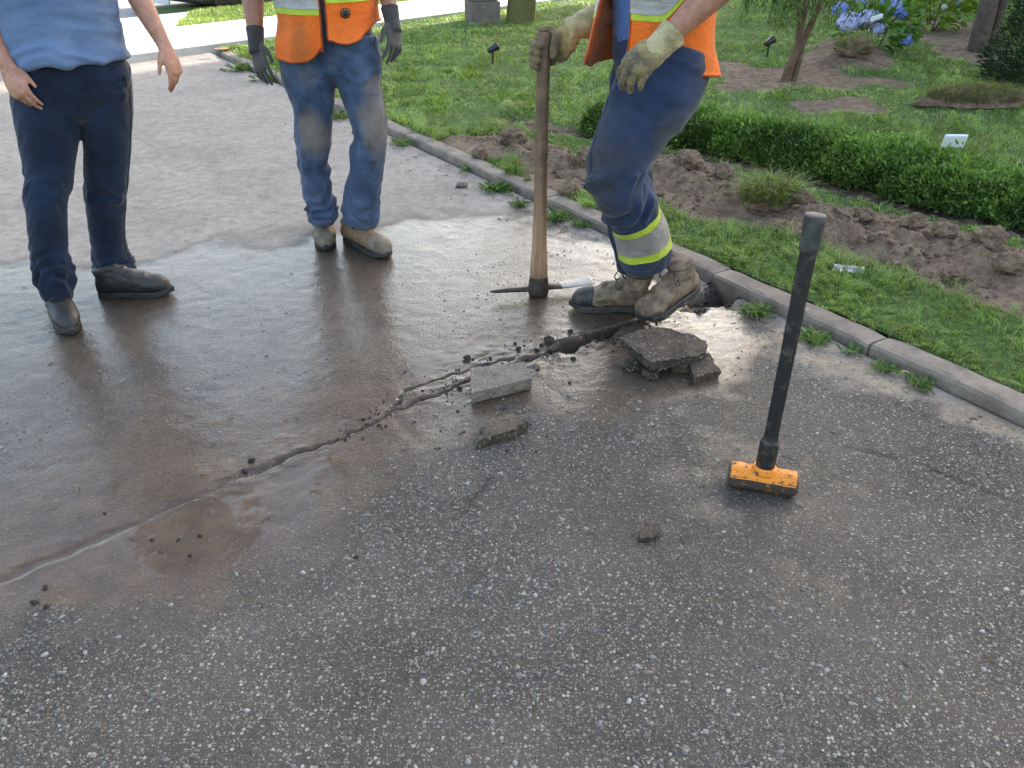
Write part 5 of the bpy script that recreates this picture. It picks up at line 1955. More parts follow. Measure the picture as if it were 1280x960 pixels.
def boot(person, toe, heel, mats, shaft=.15, width=.104, ankle_lean=(0, 0), laces=True, toe_cap=True, shin=None, sole_t=.021, bend=0.0, label=None, wrinkle=.004, seed=1, collar=False, solew=1.0):
    """toe, heel: ends of the sole on the ground line"""
    o_, Rm, L_ = foot_frame(toe, heel)
    W_ = width
    def T(p_):
        p_ = np.asarray(p_, float)
        if bend:
            x = p_[..., 0] / L_
            k_ = smooth(.62, 1.05, x) * (x - .68).clip(0) * bend * L_
            p_ = np.stack([p_[..., 0], p_[..., 1], p_[..., 2] + k_], -1)
        return p_ @ Rm.T + o_
    # foot: rings along x in the local frame
    xs = np.array([.02, .06, .16, .3, .45, .6, .74, .86, .945, .985]) * L_
    hw = np.array([.27, .33, .365, .375, .405, .465, .495, .455, .31, .13]) * W_
    hh = np.array([.035, .05, .058, .06, .056, .048, .04, .036, .028, .014])
    zc = sole_t + hh * .92
    zc = zc - .001
    pth = np.stack([xs, 0 * xs, zc], -1)
    ft = Tube(pth, np.stack([hw, hh], 1), ref=(0, 1, 0), n=40, seg=32, tan=(1, 0, 0))
    ft.V[:, 2] = np.maximum(ft.V[:, 2], sole_t * .7)
    top = np.array([.155 * L_ + ankle_lean[0], ankle_lean[1], sole_t + shaft])
    sh_ = Tube([(.215 * L_, 0, sole_t + .03), (.19 * L_ + ankle_lean[0] * .3, ankle_lean[1] * .3, sole_t + .085), (.175 * L_ + ankle_lean[0] * .7, ankle_lean[1] * .7, sole_t + shaft * .8), top],
               np.array([[.05, .04], [.05, .042], [.05, .044], [.053, .046]]), ref=(1, 0, 0), n=20, seg=28)
    inst = Tube([(.28 * L_, 0, sole_t + .105), (.42 * L_, 0, sole_t + .085), (.58 * L_, 0, sole_t + .062), (.7 * L_, 0, sole_t + .045)], np.array([[.034, .03], [.036, .028], [.036, .026], [.034, .022]]), ref=(0, 1, 0), n=14, seg=16)
    for t_ in (ft, sh_, inst):
        t_.V = T(t_.V)
    def crease(co, no):
        loc = (co - o_) @ Rm
        x = loc[:, 0] / L_
        A_ = wrinkle * (np.exp(-((x - .6) / .1) ** 2) + .8 * smooth(.05, .1, loc[:, 2] - sole_t) + .25)
        ph = np.stack([loc[:, 0] / .03 + loc[:, 2] / .03, loc[:, 1] / .06, loc[:, 2] / .028 - loc[:, 0] / .06], -1)
        return no * (A_ * ((1 - np.abs(vnoise(ph, seed))) * 1.3 - .7))[:, None]
    up_ = fuse('boot', [ft, sh_, inst], .0055, M[mats[0]], person, 4, disp=crease)
    if label:
        up_['label'] = label
    # sole
    th = np.linspace(0, 2 * math.pi, 56, endpoint=False)
    def outline(k_):
        x = .5 - .5 * np.cos(np.linspace(0, math.pi, 29))
        w_ = np.interp(x, [0, .03, .1, .22, .4, .55, .72, .86, .95, 1], [.0, .2, .31, .36, .35, .42, .485, .42, .25, .0]) * W_ * solew
        xx = x * (L_ + .012) - .004
        a = np.stack([xx, w_], -1)
        b = np.stack([xx, -w_], -1)[::-1][1:-1]
        return np.vstack([a, b])
    ol = outline(1)
    n_ = len(ol)
    hgt = [.0005, .004, sole_t - .003, sole_t + .003, sole_t + .007]
    scl = [.965, 1.0, 1.0, .99, .95]
    V = []
    for z_, k_ in zip(hgt, scl):
        q = np.concatenate([(ol - [L_ / 2, 0]) * k_ + [L_ / 2, 0], np.full((n_, 1), z_)], 1)
        if z_ < .01:
            arch = np.exp(-((q[:, 0] / L_ - .36) / .07) ** 2)
            q[:, 2] += .011 * arch
        spring = smooth(.8, 1.0, q[:, 0] / L_) * .012
        q[:, 2] += spring
        V.append(q)
    V = np.vstack(V)
    F = []
    for i in range(len(hgt) - 1):
        for j in range(n_):
            F.append((i * n_ + j, i * n_ + (j + 1) % n_, (i + 1) * n_ + (j + 1) % n_, (i + 1) * n_ + j))
    F += [tuple(range(n_))[::-1], tuple(range((len(hgt) - 1) * n_, len(hgt) * n_))]
    link('sole', new_mesh('sole', T(V), F, False), M[mats[1]], up_)
    if toe_cap:
        xs2 = np.array([.73, .8, .88, .95, .988]) * L_
        k2 = np.interp(xs2, xs, hw) + .0035
        h2_ = np.interp(xs2, xs, hh) + .0035
        tc = Tube(np.stack([xs2, 0 * xs2, sole_t + np.interp(xs2, xs, hh) * .92], -1), np.stack([k2, h2_], 1), ref=(0, 1, 0), n=16, seg=32, tan=(1, 0, 0))
        tc.V[:, 2] = np.maximum(tc.V[:, 2], sole_t * .8)
        tc.V = T(tc.V)
        raw('toe_cap', [tc], M[mats[2]], up_)
    if collar:
        cl = Tube([top - [0, 0, .012], top - [0, 0, .004], top + [0, 0, .006]], np.array([[.055, .048], [.058, .051], [.053, .046]]), ref=(1, 0, 0), n=8, seg=28)
        cl.V = T(cl.V)
        raw('padded_collar', [cl], M[mats[2] if len(mats) > 2 else mats[0]], up_)
    if laces:
        for i, (x, z_) in enumerate(((.36, .125), (.43, .108), (.5, .094), (.57, .081))):
            w_ = .03
            pts = [(x * L_ + .012 * sg, sg * w_, sole_t + z_ - .022 - (.0 if abs(sg) < 1 else .012)) for sg in (-1, -.5, 0, .5, 1)]
            pts = [(p_[0], p_[1], p_[2] + .014 * (1 - (p_[1] / w_) ** 2)) for p_ in pts]
            l_ = Tube(pts, [.003] * 5, ref=(1, 0, .2), n=12, seg=6)
            l_.V = T(l_.V)
            raw('lace', [l_], M['lace'], up_)
        for sg in (-1, 1):
            pts = [(.35 * L_, .0, sole_t + .125), (.4 * L_, sg * .03, sole_t + .145), (.46 * L_, sg * .045, sole_t + .11), (.4 * L_, sg * .05, sole_t + .09), (.35 * L_, sg * .012, sole_t + .12)]
            l_ = Tube(pts, [.0025] * 5, ref=(.2, .1, 1), n=20, seg=6)
            l_.V = T(l_.V)
            raw('lace', [l_], M['lace'], up_)
    return up_


# ------------------------------------------------------------------ vest
class Vest:
    def __init__(self, c, f, keys, extra, zhem, gap, lean=(0, 0), flare=.03, fold=.012, seed=3, ztop=1.44, open_l=0, open_r=0):
        self.c, self.f = np.asarray(c, float), f
        self.f3 = np.array([f[0], f[1], 0])
        self.l3 = np.array([-f[1], f[0], 0])           # wearer's left
        self.K = np.array(keys)
        self.extra, self.zhem, self.gap, self.lean, self.flare, self.fold, self.seed, self.ztop = extra, zhem, gap, lean, flare, fold, seed, ztop
        self.ol, self.orr = open_l, open_r
        self.z0 = keys[0][0]

    def pt(self, th, z_, off=0.0):
        """th: angle from the front, positive to the wearer's left"""
        th, z_ = np.asarray(th, float), np.asarray(z_, float)
        a = np.interp(z_, self.K[:, 0], self.K[:, 1]) + self.extra + off
        b = np.interp(z_, self.K[:, 0], self.K[:, 2]) + self.extra + off
        low = smooth(1.15, .85, z_)
        fl = self.flare * low
        fo = self.fold * (.25 + .9 * low) * vnoise(np.stack([th * 2.1 + self.seed, z_ * 2.0, 0 * th], -1), self.seed) + .4 * self.fold * low * vnoise(np.stack([th * 6, z_ * 5, 0 * th], -1), self.seed + 3)
        a, b = a + fl + fo, b + fl + fo
        # open fronts hang away from the body
        thw = np.where(th > math.pi, th - 2 * math.pi, th)
        edge = np.exp(-((np.abs(thw) - self.gap) / .5) ** 2) * smooth(1.42, .98, z_)
        side_open = np.where(thw > 0, self.ol, self.orr) * edge
        x = np.sin(th) * a
        y = np.cos(th) * b + side_open
        cx = self.c[0] + self.lean[0] * (z_ - self.z0)
        cy = self.c[1] + self.lean[1] * (z_ - self.z0)
        return np.stack([cx + self.l3[0] * x + self.f3[0] * y, cy + self.l3[1] * x + self.f3[1] * y, z_ + 0 * th], -1)

    def patch(self, name, t0, t1, zlo, zhi, off, mat, parent, nt=60, nz=24, thick=.005, dirt=None):
        tt = np.linspace(t0, t1, nt)
        lo = zlo(tt) if callable(zlo) else np.full(nt, zlo)
        hi = zhi(tt) if callable(zhi) else np.full(nt, zhi)
        q = np.linspace(0, 1, nz)
        Tt = np.repeat(tt[:, None], nz, 1)
        Zz = lo[:, None] + (hi - lo)[:, None] * q[None]
        V = self.pt(Tt, Zz, off).reshape(-1, 3)
        Vi = self.pt(Tt, Zz, off - thick).reshape(-1, 3)
        I = np.arange(nt * nz).reshape(nt, nz)
        qf = np.stack([I[:-1, :-1], I[:-1, 1:], I[1:, 1:], I[1:, :-1]], -1).reshape(-1, 4)
        n_ = nt * nz
        F = [qf, qf[:, ::-1] + n_]
        bd = list(I[:, 0]) + list(I[-1, 1:]) + list(I[::-1, -1][1:]) + list(I[0, ::-1][1:-1])
        bd = np.array(bd)
        nx = np.roll(bd, -1)
        F.append(np.stack([bd, bd + n_, nx + n_, nx], -1))
        me = new_mesh(name, np.vstack([V, Vi]), F, True)
        dd = np.zeros(2 * n_) if dirt is None else np.tile(dirt(Tt, Zz).reshape(-1), 2)
        vattr(me, 'dirt', np.stack([dd] * 3, -1))
        o = link(name, me, M[mat], parent)
        return o

    def build(self, person, bands, dirt=None, left_up=0.0):
        g, pi2 = self.gap, 2 * math.pi
        vest = self.patch('vest', g, pi2 - g, lambda t_: self.zhem(np.where(t_ > math.pi, t_ - pi2, t_)), self.ztop, 0, 'vest_orange', person, 150, 44, .006, dirt)
        # edge binding along hem and front edges
        tt = np.linspace(g, pi2 - g, 120)
        zh = self.zhem(np.where(tt > math.pi, tt - pi2, tt))
        e = [self.pt(np.full(12, g), np.linspace(self.ztop, zh[0], 12, endpoint=False)), self.pt(tt, zh), self.pt(np.full(12, pi2 - g), np.linspace(self.ztop, zh[-1], 13)[1:])]
        e = np.vstack(e) - 0
        raw('binding', [Tube(e, np.full(len(e), .0042), ref=(.31, .2, .93), n=330, seg=6)], M['vest_binding'], vest)
        for (z0, z1, mat, off) in bands:
            for sg in (0, 1):
                t0, t1 = (g + .004, math.pi) if sg == 0 else (math.pi, pi2 - g - .004)
                up_ = left_up if callable(left_up) else (lambda t_, k_=(left_up if sg == 0 else 0.0): k_ + 0 * t_)
                self.patch('reflective_band', t0, t1, lambda t_: z0 + up_(t_), lambda t_: z1 + up_(t_), off, mat, vest, 70, 4, .003)
        return vest

    def badge(self, th, z_, r_, parent, cols=('lace', 'silver_dirty')):
        c = self.pt(th, z_, .0035)
        u = unit(self.pt(th + .02, z_, .0035) - c)
        w_ = np.array([0, 0, 1.0])
        n_ = unit(np.cross(w_, u))
        if n_ @ (c - np.array([*self.c[:2], c[2]])) < 0:
            n_ = -n_
        o = None
        for k_, mname, of in ((1.0, cols[0], 0), (.78, cols[1], .0012), (.62, cols[0], .0024)):
            t_ = Tube([c + n_ * of, c + n_ * (of + .0012)], [[r_ * k_, r_ * k_ * .9]] * 2, ref=u, n=2, seg=28)
            if o is None:
                o = raw('emblem', [t_], M[mname], parent, False)
            else:
                raw('emblem_ring', [t_], M[mname], parent, False)


def sleeve(sh, el, frac, r0, r1, bulge=.0):
    sh, el = np.asarray(sh), np.asarray(el)
    e = sh + (el - sh) * frac
    return Tube([sh, sh * .6 + e * .4, e], [r0, (r0 + r1) / 2, r1], ref=(.3, .9, .25), n=14, seg=24, rnd=(True, False))


def bvh_of(o):
    from mathutils.bvhtree import BVHTree
    return BVHTree.FromPolygons([v_.co[:] for v_ in o.data.vertices], [q_.vertices[:] for q_ in o.data.polygons])


def on_surface(bv, pts, outward, off=.0008, reach=.17):
    """drop points onto the cloth from outside"""
    out = []
    for p_, d_ in zip(pts, outward):
        h = bv.ray_cast(Vector(p_ + d_ * .25), Vector(-d_), .3)
        if h[0] is not None and h[3] > .25 - reach:
            out.append(np.array(h[0]) + d_ * off)
    return np.array(out)


def seam(o, bv, pts, outward, r_=.0022, mat=None, name='seam', reach=.17):
    q = on_surface(bv, pts, outward, reach=reach)
    if len(q) < 4:
        return
    link(name, new_mesh(name, *merge([Tube(q, np.full(len(q), r_), ref=(.31, .23, .92), n=len(q) * 2, seg=6)]), True), M[mat], o)


def trouser_seams(o, tubes, mat, front, angles=None, c=None):
    bv = bvh_of(o)
    for k_, t_ in enumerate(tubes):
        n_ = len(t_.c)
        sg = 1 if k_ == 0 else -1
        for a, w_ in (angles or ((math.pi if k_ == 0 else 0.0, 1),)):
            idx = np.arange(int(n_ * .12), n_ - 1)
            d = t_.x[idx] * math.cos(a) + t_.y[idx] * math.sin(a)
            seam(o, bv, t_.c[idx], d, .0021, mat)
        i = n_ - 4
        th = np.linspace(0, 2 * math.pi, 40)
        d = t_.x[i][None] * np.cos(th)[:, None] + t_.y[i][None] * np.sin(th)[:, None]
        seam(o, bv, np.tile(t_.c[i], (40, 1)), d, .0017, mat, 'hem_stitch', reach=.098)
    if c is not None:                   # fly, waistband and front pockets
        f3 = np.array([front[0], front[1], 0])
        l3 = np.array([-front[1], front[0], 0])
        for x_ in (.012, .034):
            zz = np.linspace(.995, .86 if x_ < .02 else .9, 14)
            seam(o, bv, np.array([[c[0] + l3[0] * x_, c[1] + l3[1] * x_, z_] for z_ in zz]), np.tile(f3, (14, 1)), .0016, mat, 'fly_stitch')
        for sg in (-1, 1):
            q = np.linspace(0, 1, 16)
            xs = sg * (.085 + .075 * np.sin(q * math.pi / 2))
            zz = 1.0 - .11 * (1 - np.cos(q * math.pi / 2))
            d = unit(f3[None] + l3[None] * (sg * q * .9)[:, None])
            seam(o, bv, np.array([[c[0] + l3[0] * a, c[1] + l3[1] * a, z_] for a, z_ in zip(xs, zz)]), d, .002, mat, 'pocket_seam')


def person_(name, label, base):
    return thing(name, label, 'person', loc=tuple(map(float, base)))


def boot_from_px(toe_px, heel_px, lift=0.0):
    return G(*toe_px), G(*heel_px, lift)


def body_mesh(person, parts, mat, voxel=.006):
    """the person's own continuous body"""
    return fuse('body', parts, voxel, M[mat], person, 3)


def finish(person):
    """children were modelled in world coordinates"""
    inv = Matrix.Translation(-Vector(person.location))
    for ch in person.children:
        ch.matrix_parent_inverse = inv


# ================================================================== person in blue T-shirt (left)
def person_left():
    c = P(80, 62, 3.27)
    f = unit(np.array([.22, -.975]))
    p = person_('person', 'person in blue T-shirt and dark jeans standing at the left', (c[0], c[1], 0))
    K = keys_scaled(1.02, .02, .02, .015)
    base = (c[0], c[1])
    lean = (-.03, .03)
    # trousers
    rows_r = [(66, 84, 3.25, 78, 1.25), (62, 105, 3.24, 82, 1.2), (60, 135, 3.22, 80, 1.15), (60, 180, 3.19, 69), (61, 215, 3.17, 57), (58, 248, 3.15, 50), (60, 290, 3.15, 46), (62, 318, 3.14, 44), (68, 345, 3.13, 42), (74, 374, 3.12, 34)]
    rows_l = [(124, 82, 3.29, 72, 1.25), (126, 105, 3.3, 72, 1.2), (131, 135, 3.31, 66, 1.15), (134, 180, 3.32, 57), (133, 220, 3.34, 52), (132, 250, 3.36, 48), (134, 290, 3.38, 43), (138, 318, 3.4, 42), (143, 334, 3.41, 45), (147, 350, 3.41, 42)]
    pr, rr_ = leg_pts(rows_r)
    pl, rl = leg_pts(rows_l)
    tr = Tube(pr, rr_, n=70, seg=40)
    tl = Tube(pl, rl, n=70, seg=40)
    pel = pelvis_tube(base, f, K, .012, .76, 1.03, lean)
    to = fuse('trousers', [tr, tl, pel], .0075, M['jeans_dark'], p, 5, disp=fold_disp([tr, tl], [(.52, .011, .07), (.88, .022, .1), (.12, .006, .1)], 5, .05, .002))
    trouser_seams(to, [tr, tl], 'seam_dark', f, c=c)
    # shirt
    hemz = P(85, 84, 3.14)[2]
    LSH = np.array([c[0] + .19, c[1] + .02, 1.45])
    RSH = np.array([c[0] - .2, c[1] - .0, 1.45])
    RW = P(8, 80, 3.1)
    RE = P(-32, -12, 3.22)
    LW = P(205, 56, 3.32)
    LE = P(160, -28, 3.4)
    st_ = torso_tube(base, f, K, .034, zmin=hemz, zmax=1.5, n=40, seg=48, lean=lean)
    sl = [sleeve(LSH, LE, .78, .075, .07), sleeve(RSH, RE, .78, .075, .07)]
    def shirt_fold(co, no):
        z_ = co[:, 2]
        low = np.exp(-((z_ - hemz) / .09) ** 2)
        a = np.arctan2(co[:, 1] - c[1], co[:, 0] - c[0])
        n1 = vnoise(np.stack([a * 1.2, 0 * a, z_ / .035 + .9 * np.sin(a * 2 + 1)], -1), 77)
        n2 = vnoise(np.stack([a * 3.4, 0 * a, z_ / .16], -1), 78)
        return no * ((.0095 * low + .0025) * (1 - 2 * np.abs(n1)) + .006 * n2)[:, None]
    fuse('shirt', [st_] + sl, .0085, M['shirt_blue'], p, 3, disp=shirt_fold)
    # body
    hp_, hc, Mx = head_parts(np.array([c[0], c[1] - .03, 1.56]), f)
    parts = [torso_tube(base, f, K, -.012, n=30, lean=lean)] + hp_
    parts += [arm(RSH, RE, RW, (.055, .05, .045, .043, .03)), arm(LSH, LE, LW, (.055, .05, .043, .04, .029))]
    parts += [Tube(pr, rr_ * .62, n=30, seg=20), Tube(pl, rl * .62, n=30, seg=20)]
    kr = P(28, 122, 3.06)
    parts += hand(RW, kr - RW, (-.25, -.85, .35), (.85, -.2, .3), .19, (.4, .5, .6, .72), -.025, (.5, .3), .0078, .043)
    kl = P(218, 86, 3.3)
    parts += hand(LW, kl - LW, (.75, -.25, .4), (-.45, -.8, -.1), .18, (.36, .5, .62, .75), -.02, (.5, .55), .0077, .042)
    body_mesh(p, parts, 'skin_a', .0046)
    head_extras(p, hc, Mx, 3)
    # boots
    t_, h_ = G(92, 421), G(67, 376)
    boot(p, t_, h_ + (h_ - t_) * .06, ('boot_black', 'sole', 'boot_black'), .12, .108, (-.015, 0), False, False, seed=4, wrinkle=.005)
    t_, h_ = G(217, 367), G(124, 371)
    boot(p, t_, h_, ('boot_black', 'sole', 'boot_black'), .12, .108, (0.0, 0), False, False, seed=6, wrinkle=.005)
    finish(p)


# ================================================================== person in blue jeans (middle)
def person_middle():
    c = P(413, 55, 3.95)
    f = unit(np.array([.1, -.99]))
    p = person_('person', 'person in orange vest, faded jeans and grey gloves in the middle', (c[0], c[1], 0))
    K = keys_scaled(1.0, .0, .012, .01)
    base, lean = (c[0], c[1]), (0, .02)
    rows_r = [(384, 52, 3.94, 66, 1.25), (384, 75, 3.93, 70, 1.2), (388, 105, 3.91, 64, 1.12), (392, 140, 3.89, 50), (391, 180, 3.88, 45, 1.05), (393, 210, 3.9, 38), (398, 240, 3.94, 37), (402, 258, 3.96, 38), (405, 276, 3.97, 36)]
    rows_l = [(444, 46, 3.95, 60, 1.25), (447, 75, 3.94, 60, 1.2), (449, 105, 3.92, 56, 1.12), (458, 140, 3.89, 48), (463, 170, 3.87, 45, 1.05), (459, 205, 3.88, 42), (453, 238, 3.9, 42), (451, 261, 3.92, 45), (449, 281, 3.92, 44)]
    pr, rr_ = leg_pts(rows_r)
    pl, rl = leg_pts(rows_l)
    tr, tl = Tube(pr, rr_, n=70, seg=40), Tube(pl, rl, n=70, seg=40)
    pel = pelvis_tube(base, f, K, .006, .77, 1.04, lean)
    kn = [P(391, 168, 3.8), P(466, 155, 3.8)]
    th_ = [P(466, 112, 3.8), P(385, 95, 3.8)]
    def dirt(co):
        d = np.zeros(len(co))
        for q, r_, k_ in ((kn[0], (.075, .13), 1.0), (kn[1], (.075, .16), 1.0), (th_[0], (.06, .05), .7), (th_[1], (.05, .06), .35)):
            e = ((co[:, 0] - q[0]) / r_[0]) ** 2 + ((co[:, 2] - q[2]) / r_[1]) ** 2
            d = np.maximum(d, k_ * smooth(1.25, .1, e + .35 * vnoise(co * 22, 7)))
        d = d * (co[:, 1] < c[1] + .03)
        d = np.maximum(d, .35 * smooth(.16, .05, co[:, 2]))
        return np.stack([d] * 3, -1)
    to = fuse('trousers', [tr, tl, pel], .0075, M['jeans_blue'], p, 5, disp=fold_disp([tr, tl], [(.55, .013, .08), (.9, .02, .1), (.18, .009, .1), (.72, .009, .1)], 9, .058, .0025), attr={'dirt': dirt})
    trouser_seams(to, [tr, tl], 'seam_blue', f, c=c)
    hemz = .97
    LSH, RSH = np.array([c[0] + .205, c[1] + .03, 1.43]), np.array([c[0] - .205, c[1] + .03, 1.43])
    RW, RE = P(320, 52, 3.88), P(312, -52, 4.02)
    LW, LE = P(490, 26, 3.93), P(474, -60, 4.05)
    st_ = torso_tube(base, f, K, .012, zmin=.98, zmax=1.47, n=30, seg=40, lean=lean)
    fuse('shirt', [st_, sleeve(LSH, LE, .7, .075, .07), sleeve(RSH, RE, .7, .075, .07)], .01, M['shirt_grey'], p, 3)
    hp_, hc, Mx = head_parts(np.array([c[0], c[1] - .01, 1.53]), f)
    parts = [torso_tube(base, f, K, -.012, n=30, lean=lean)] + hp_
    parts += [arm(RSH, RE, RW, (.055, .052, .05, .05, .034)), arm(LSH, LE, LW, (.055, .05, .046, .044, .032))]
    parts += [Tube(pr, rr_ * .62, n=30, seg=20), Tube(pl, rl * .62, n=30, seg=20)]
    kr, kl = P(326, 84, 3.84), P(494, 55, 3.88)
    hR = hand(RW, kr - RW, (-.55, -.7, .3), (.75, -.55, 0), .19, (.2, .25, .3, .35), .12, (.75, .2), .009, .045)
    hL = hand(LW, kl - LW, (.75, -.55, .2), (-.62, -.75, 0), .19, (.38, .45, .5, .55), .12, (.75, .35), .009, .044)
    hr2 = hand(RW, kr - RW, (-.55, -.7, .3), (.75, -.55, 0), .15, (.2, .25, .3, .35), .12, (.75, .2), .005, .038, .011)
    hl2 = hand(LW, kl - LW, (.75, -.55, .2), (-.62, -.75, 0), .15, (.38, .45, .5, .55), .12, (.75, .35), .005, .037, .011)
    body_mesh(p, parts + hr2 + hl2, 'skin_b', .007)
    head_extras(p, hc, Mx, 5)
    gn = lambda co, no: no * (.0016 * fbm(co * 60, 3, 33))[:, None]
    for hh_, W_, E_ in ((hR, RW, RE), (hL, LW, LE)):
        d = unit(E_ - W_)
        cuff = Tube([W_ - d * .05, W_ + d * .0, W_ + d * .035, W_ + d * .058], [.034, .0345, .037, .039], ref=(.3, .9, .25), n=14, seg=22)
        go = fuse('glove', hh_, .0038, M['glove_grey'], p, 3, disp=gn)
        raw('cuff', [cuff], M['glove_cuff'], go)
    # vest: right panel hangs lower than the left one
    def zhem(t_):
        t_ = np.asarray(t_, float)
        base_ = np.where(t_ < 0, .922 + .02 * np.sin(t_ * 2.5), .972 + .07 * smooth(.4, 1.4, t_))
        blend = smooth(2.2, math.pi, np.abs(t_))
        z_ = base_ * (1 - blend) + .97 * blend
        corner = np.clip((.42 - np.abs(t_)) / .34, 0, 1)
        return z_ + np.where(t_ < 0, .05, .02) * corner ** 2
    v = Vest(base, f, K, .042, zhem, .06, lean, .02, .026, 4, 1.44, .015, .03)
    def vd(tt, zz):
        d = np.exp(-((tt - (2 * math.pi - .45)) / .16) ** 2) * smooth(1.12, 1.0, zz) * .9
        d = np.maximum(d, .5 * np.exp(-((tt - (2 * math.pi - .95)) / .2) ** 2) * np.exp(-((zz - 1.04) / .04) ** 2))
        d = np.maximum(d, .3 * np.exp(-((tt - .4) / .3) ** 2) * smooth(1.1, 1.02, zz))
        return d
    vs = v.build(p, [(1.085, 1.19, 'lime', .003), (1.108, 1.165, 'silver', .0055)], vd, .045)
    v.badge(.42, 1.09, .023, vs, ('lace', 'boot_tan'))
    # boots
    t_, h_ = G(408, 316), G(405, 284)
    boot(p, t_, h_ + (h_ - t_) * .1, ('boot_tan', 'sole', 'boot_toe'), .11, .112, (0, 0), True, True, seed=8)
    t_, h_ = G(487, 324), G(432, 300)
    boot(p, t_, h_, ('boot_tan', 'sole', 'boot_toe'), .11, .112, (0, 0), True, True, seed=9)
    finish(p)


# ================================================================== person with pickaxe (right)
def person_right():
    f = unit(np.array([-.87, -.5]))
    c = P(826, 48, 3.3)
    p = person_('person', 'person in orange vest and navy work trousers holding the pickaxe', (c[0], c[1], 0))
    K = keys_scaled(1.0, .0, .015, .02)
    base, lean = (c[0], c[1]), (-.03, 0.02)
    rows_l = [(842, 62, 3.22, 92, 1.2), (834, 92, 3.2, 106, 1.1), (815, 125, 3.15, 106, 1.0), (796, 155, 3.1, 96, .95), (779, 187, 3.05, 82), (769, 212, 3.02, 76), (772, 230, 3.02, 73), (782, 250, 3.05, 70), (793, 270, 3.09, 67), (802, 294, 3.13, 69), (807, 325, 3.17, 66)]
    rows_r = [(815, 60, 3.42, 84, 1.2), (806, 100, 3.4, 88, 1.1), (793, 150, 3.36, 80), (783, 200, 3.3, 66), (783, 240, 3.3, 62), (790, 280, 3.32, 60), (796, 310, 3.33, 58), (799, 334, 3.33, 54)]
    pl, rl = leg_pts(rows_l)
    pr, rr_ = leg_pts(rows_r)
    tl, tr = Tube(pl, rl, n=80, seg=44), Tube(pr, rr_, n=70, seg=40)
    pel = pelvis_tube(base, f, K, .012, .82, 1.08, lean)
    knee = P(745, 215, 3.0)
    def dirt(co):
        e = (np.linalg.norm((co - knee) * [1, 1, .6], axis=1) / .16)
        d = smooth(1.3, .2, e + .3 * vnoise(co * 18, 5))
        d = np.maximum(d, .5 * smooth(.35, .15, co[:, 2]) * (vnoise(co * 9, 6) > -.2))
        d = np.maximum(d, .75 * smooth(.0, .5, vnoise(co * [7, 7, 4], 8)))
        return np.stack([d] * 3, -1)
    to = fuse('trousers', [tl, tr, pel], .007, M['work_navy'], p, 5, disp=fold_disp([tl, tr], [(.55, .022, .07), (.7, .014, .08), (.95, .009, .05), (.2, .008, .12)], 21, .06, .003), attr={'dirt': dirt})
    trouser_seams(to, [tl, tr], 'seam_navy', f, ((-math.pi / 2, 1), (math.pi * .9, 1)))
    # thigh pocket
    # reflective tape round the shin
    from mathutils.bvhtree import BVHTree
    bv = BVHTree.FromPolygons([v_.co[:] for v_ in to.data.vertices], [q_.vertices[:] for q_ in to.data.polygons])

    def ring(u0, u1, off, mat, name):
        n_, V = 72, []
        th = np.linspace(0, 2 * math.pi, n_, endpoint=False)
        for q in np.linspace(0, 1, 9):
            i = (u0 + (u1 - u0) * q) * 79
            a, w_ = int(i), i - int(i)
            cc_ = tl.c[a] * (1 - w_) + tl.c[a + 1] * w_
            for t_ in th:
                d_ = tl.x[a] * math.cos(t_) + tl.y[a] * math.sin(t_)
                far = cc_ + d_ * .2
                hit = bv.ray_cast(Vector(far), Vector(-d_), .2)
                r_ = tl.r[a].mean() if hit[0] is None else min(.2 - hit[3], tl.r[a].mean() * 1.25)
                V.append(cc_ + d_ * (r_ + off))
        V = np.array(V)
        i = np.arange(8)[:, None] * n_
        j = np.arange(n_)[None]
        F = np.stack([i + j, i + (j + 1) % n_, i + n_ + (j + 1) % n_, i + n_ + j], -1).reshape(-1, 4)
        return link(name, new_mesh(name, V, F, True), M[mat], to)
    ring(.785, .945, .002, 'lime', 'lime_tape')
    ring(.815, .915, .004, 'silver_dirty', 'silver_tape')
    LSH = np.array([c[0] + .19 * .6 * 1 + .02, c[1] - .19 * .8, 1.45])
    RSH = np.array([c[0] - .19 * .6 - .05, c[1] + .19 * .8, 1.45])
    LSH = np.array([c[0] - f[1] * .2 * 1.0, c[1] + f[0] * .2, 1.45])
    RSH = np.array([c[0] + f[1] * .2, c[1] - f[0] * .2, 1.45])
    LW, LE = P(828, 54, 2.96), P(912, -30, 3.02)
    RW, RE = P(716, 36, 3.36), P(790, 8, 3.5)
    st_ = torso_tube(base, f, K, .018, zmin=1.045, zmax=1.48, n=30, seg=40, lean=lean)
    fuse('shirt', [st_, sleeve(LSH, LE, .62, .078, .07), sleeve(RSH, RE, .75, .075, .07)], .01, M['shirt_royal'], p, 3)
    hp_, hc, Mx = head_parts(np.array([c[0] - .05, c[1] - .02, 1.55]), f)
    parts = [torso_tube(base, f, K, -.012, n=30, lean=lean)] + hp_
    parts += [arm(LSH, LE, LW, (.056, .054, .052, .05, .036)), arm(RSH, RE, RW, (.056, .052, .046, .042, .03))]
    parts += [Tube(pr, rr_ * .62, n=30, seg=20), Tube(pl, rl * .62, n=30, seg=20)]
    kl = P(779, 98, 2.9)
    nl, sl_ = (-.35, -.75, .55), (-.75, .35, .2)
    hL = hand(LW, kl - LW, nl, sl_, .215, (.62, .6, .6, .62), .05, (.4, .35), .0125, .052, .022)
    hl2 = hand(LW, kl - LW, nl, sl_, .2, (.62, .6, .6, .62), .05, (.4, .35), .007, .042, .013)
    body_mesh(p, parts + hl2, 'skin_b', .007)
    head_extras(p, hc, Mx, 7)
    gn = lambda co, no: no * (.003 * ((1 - 2 * np.abs(vnoise(co * 38, 41))) + .5 * vnoise(co * 90, 43)))[:, None]
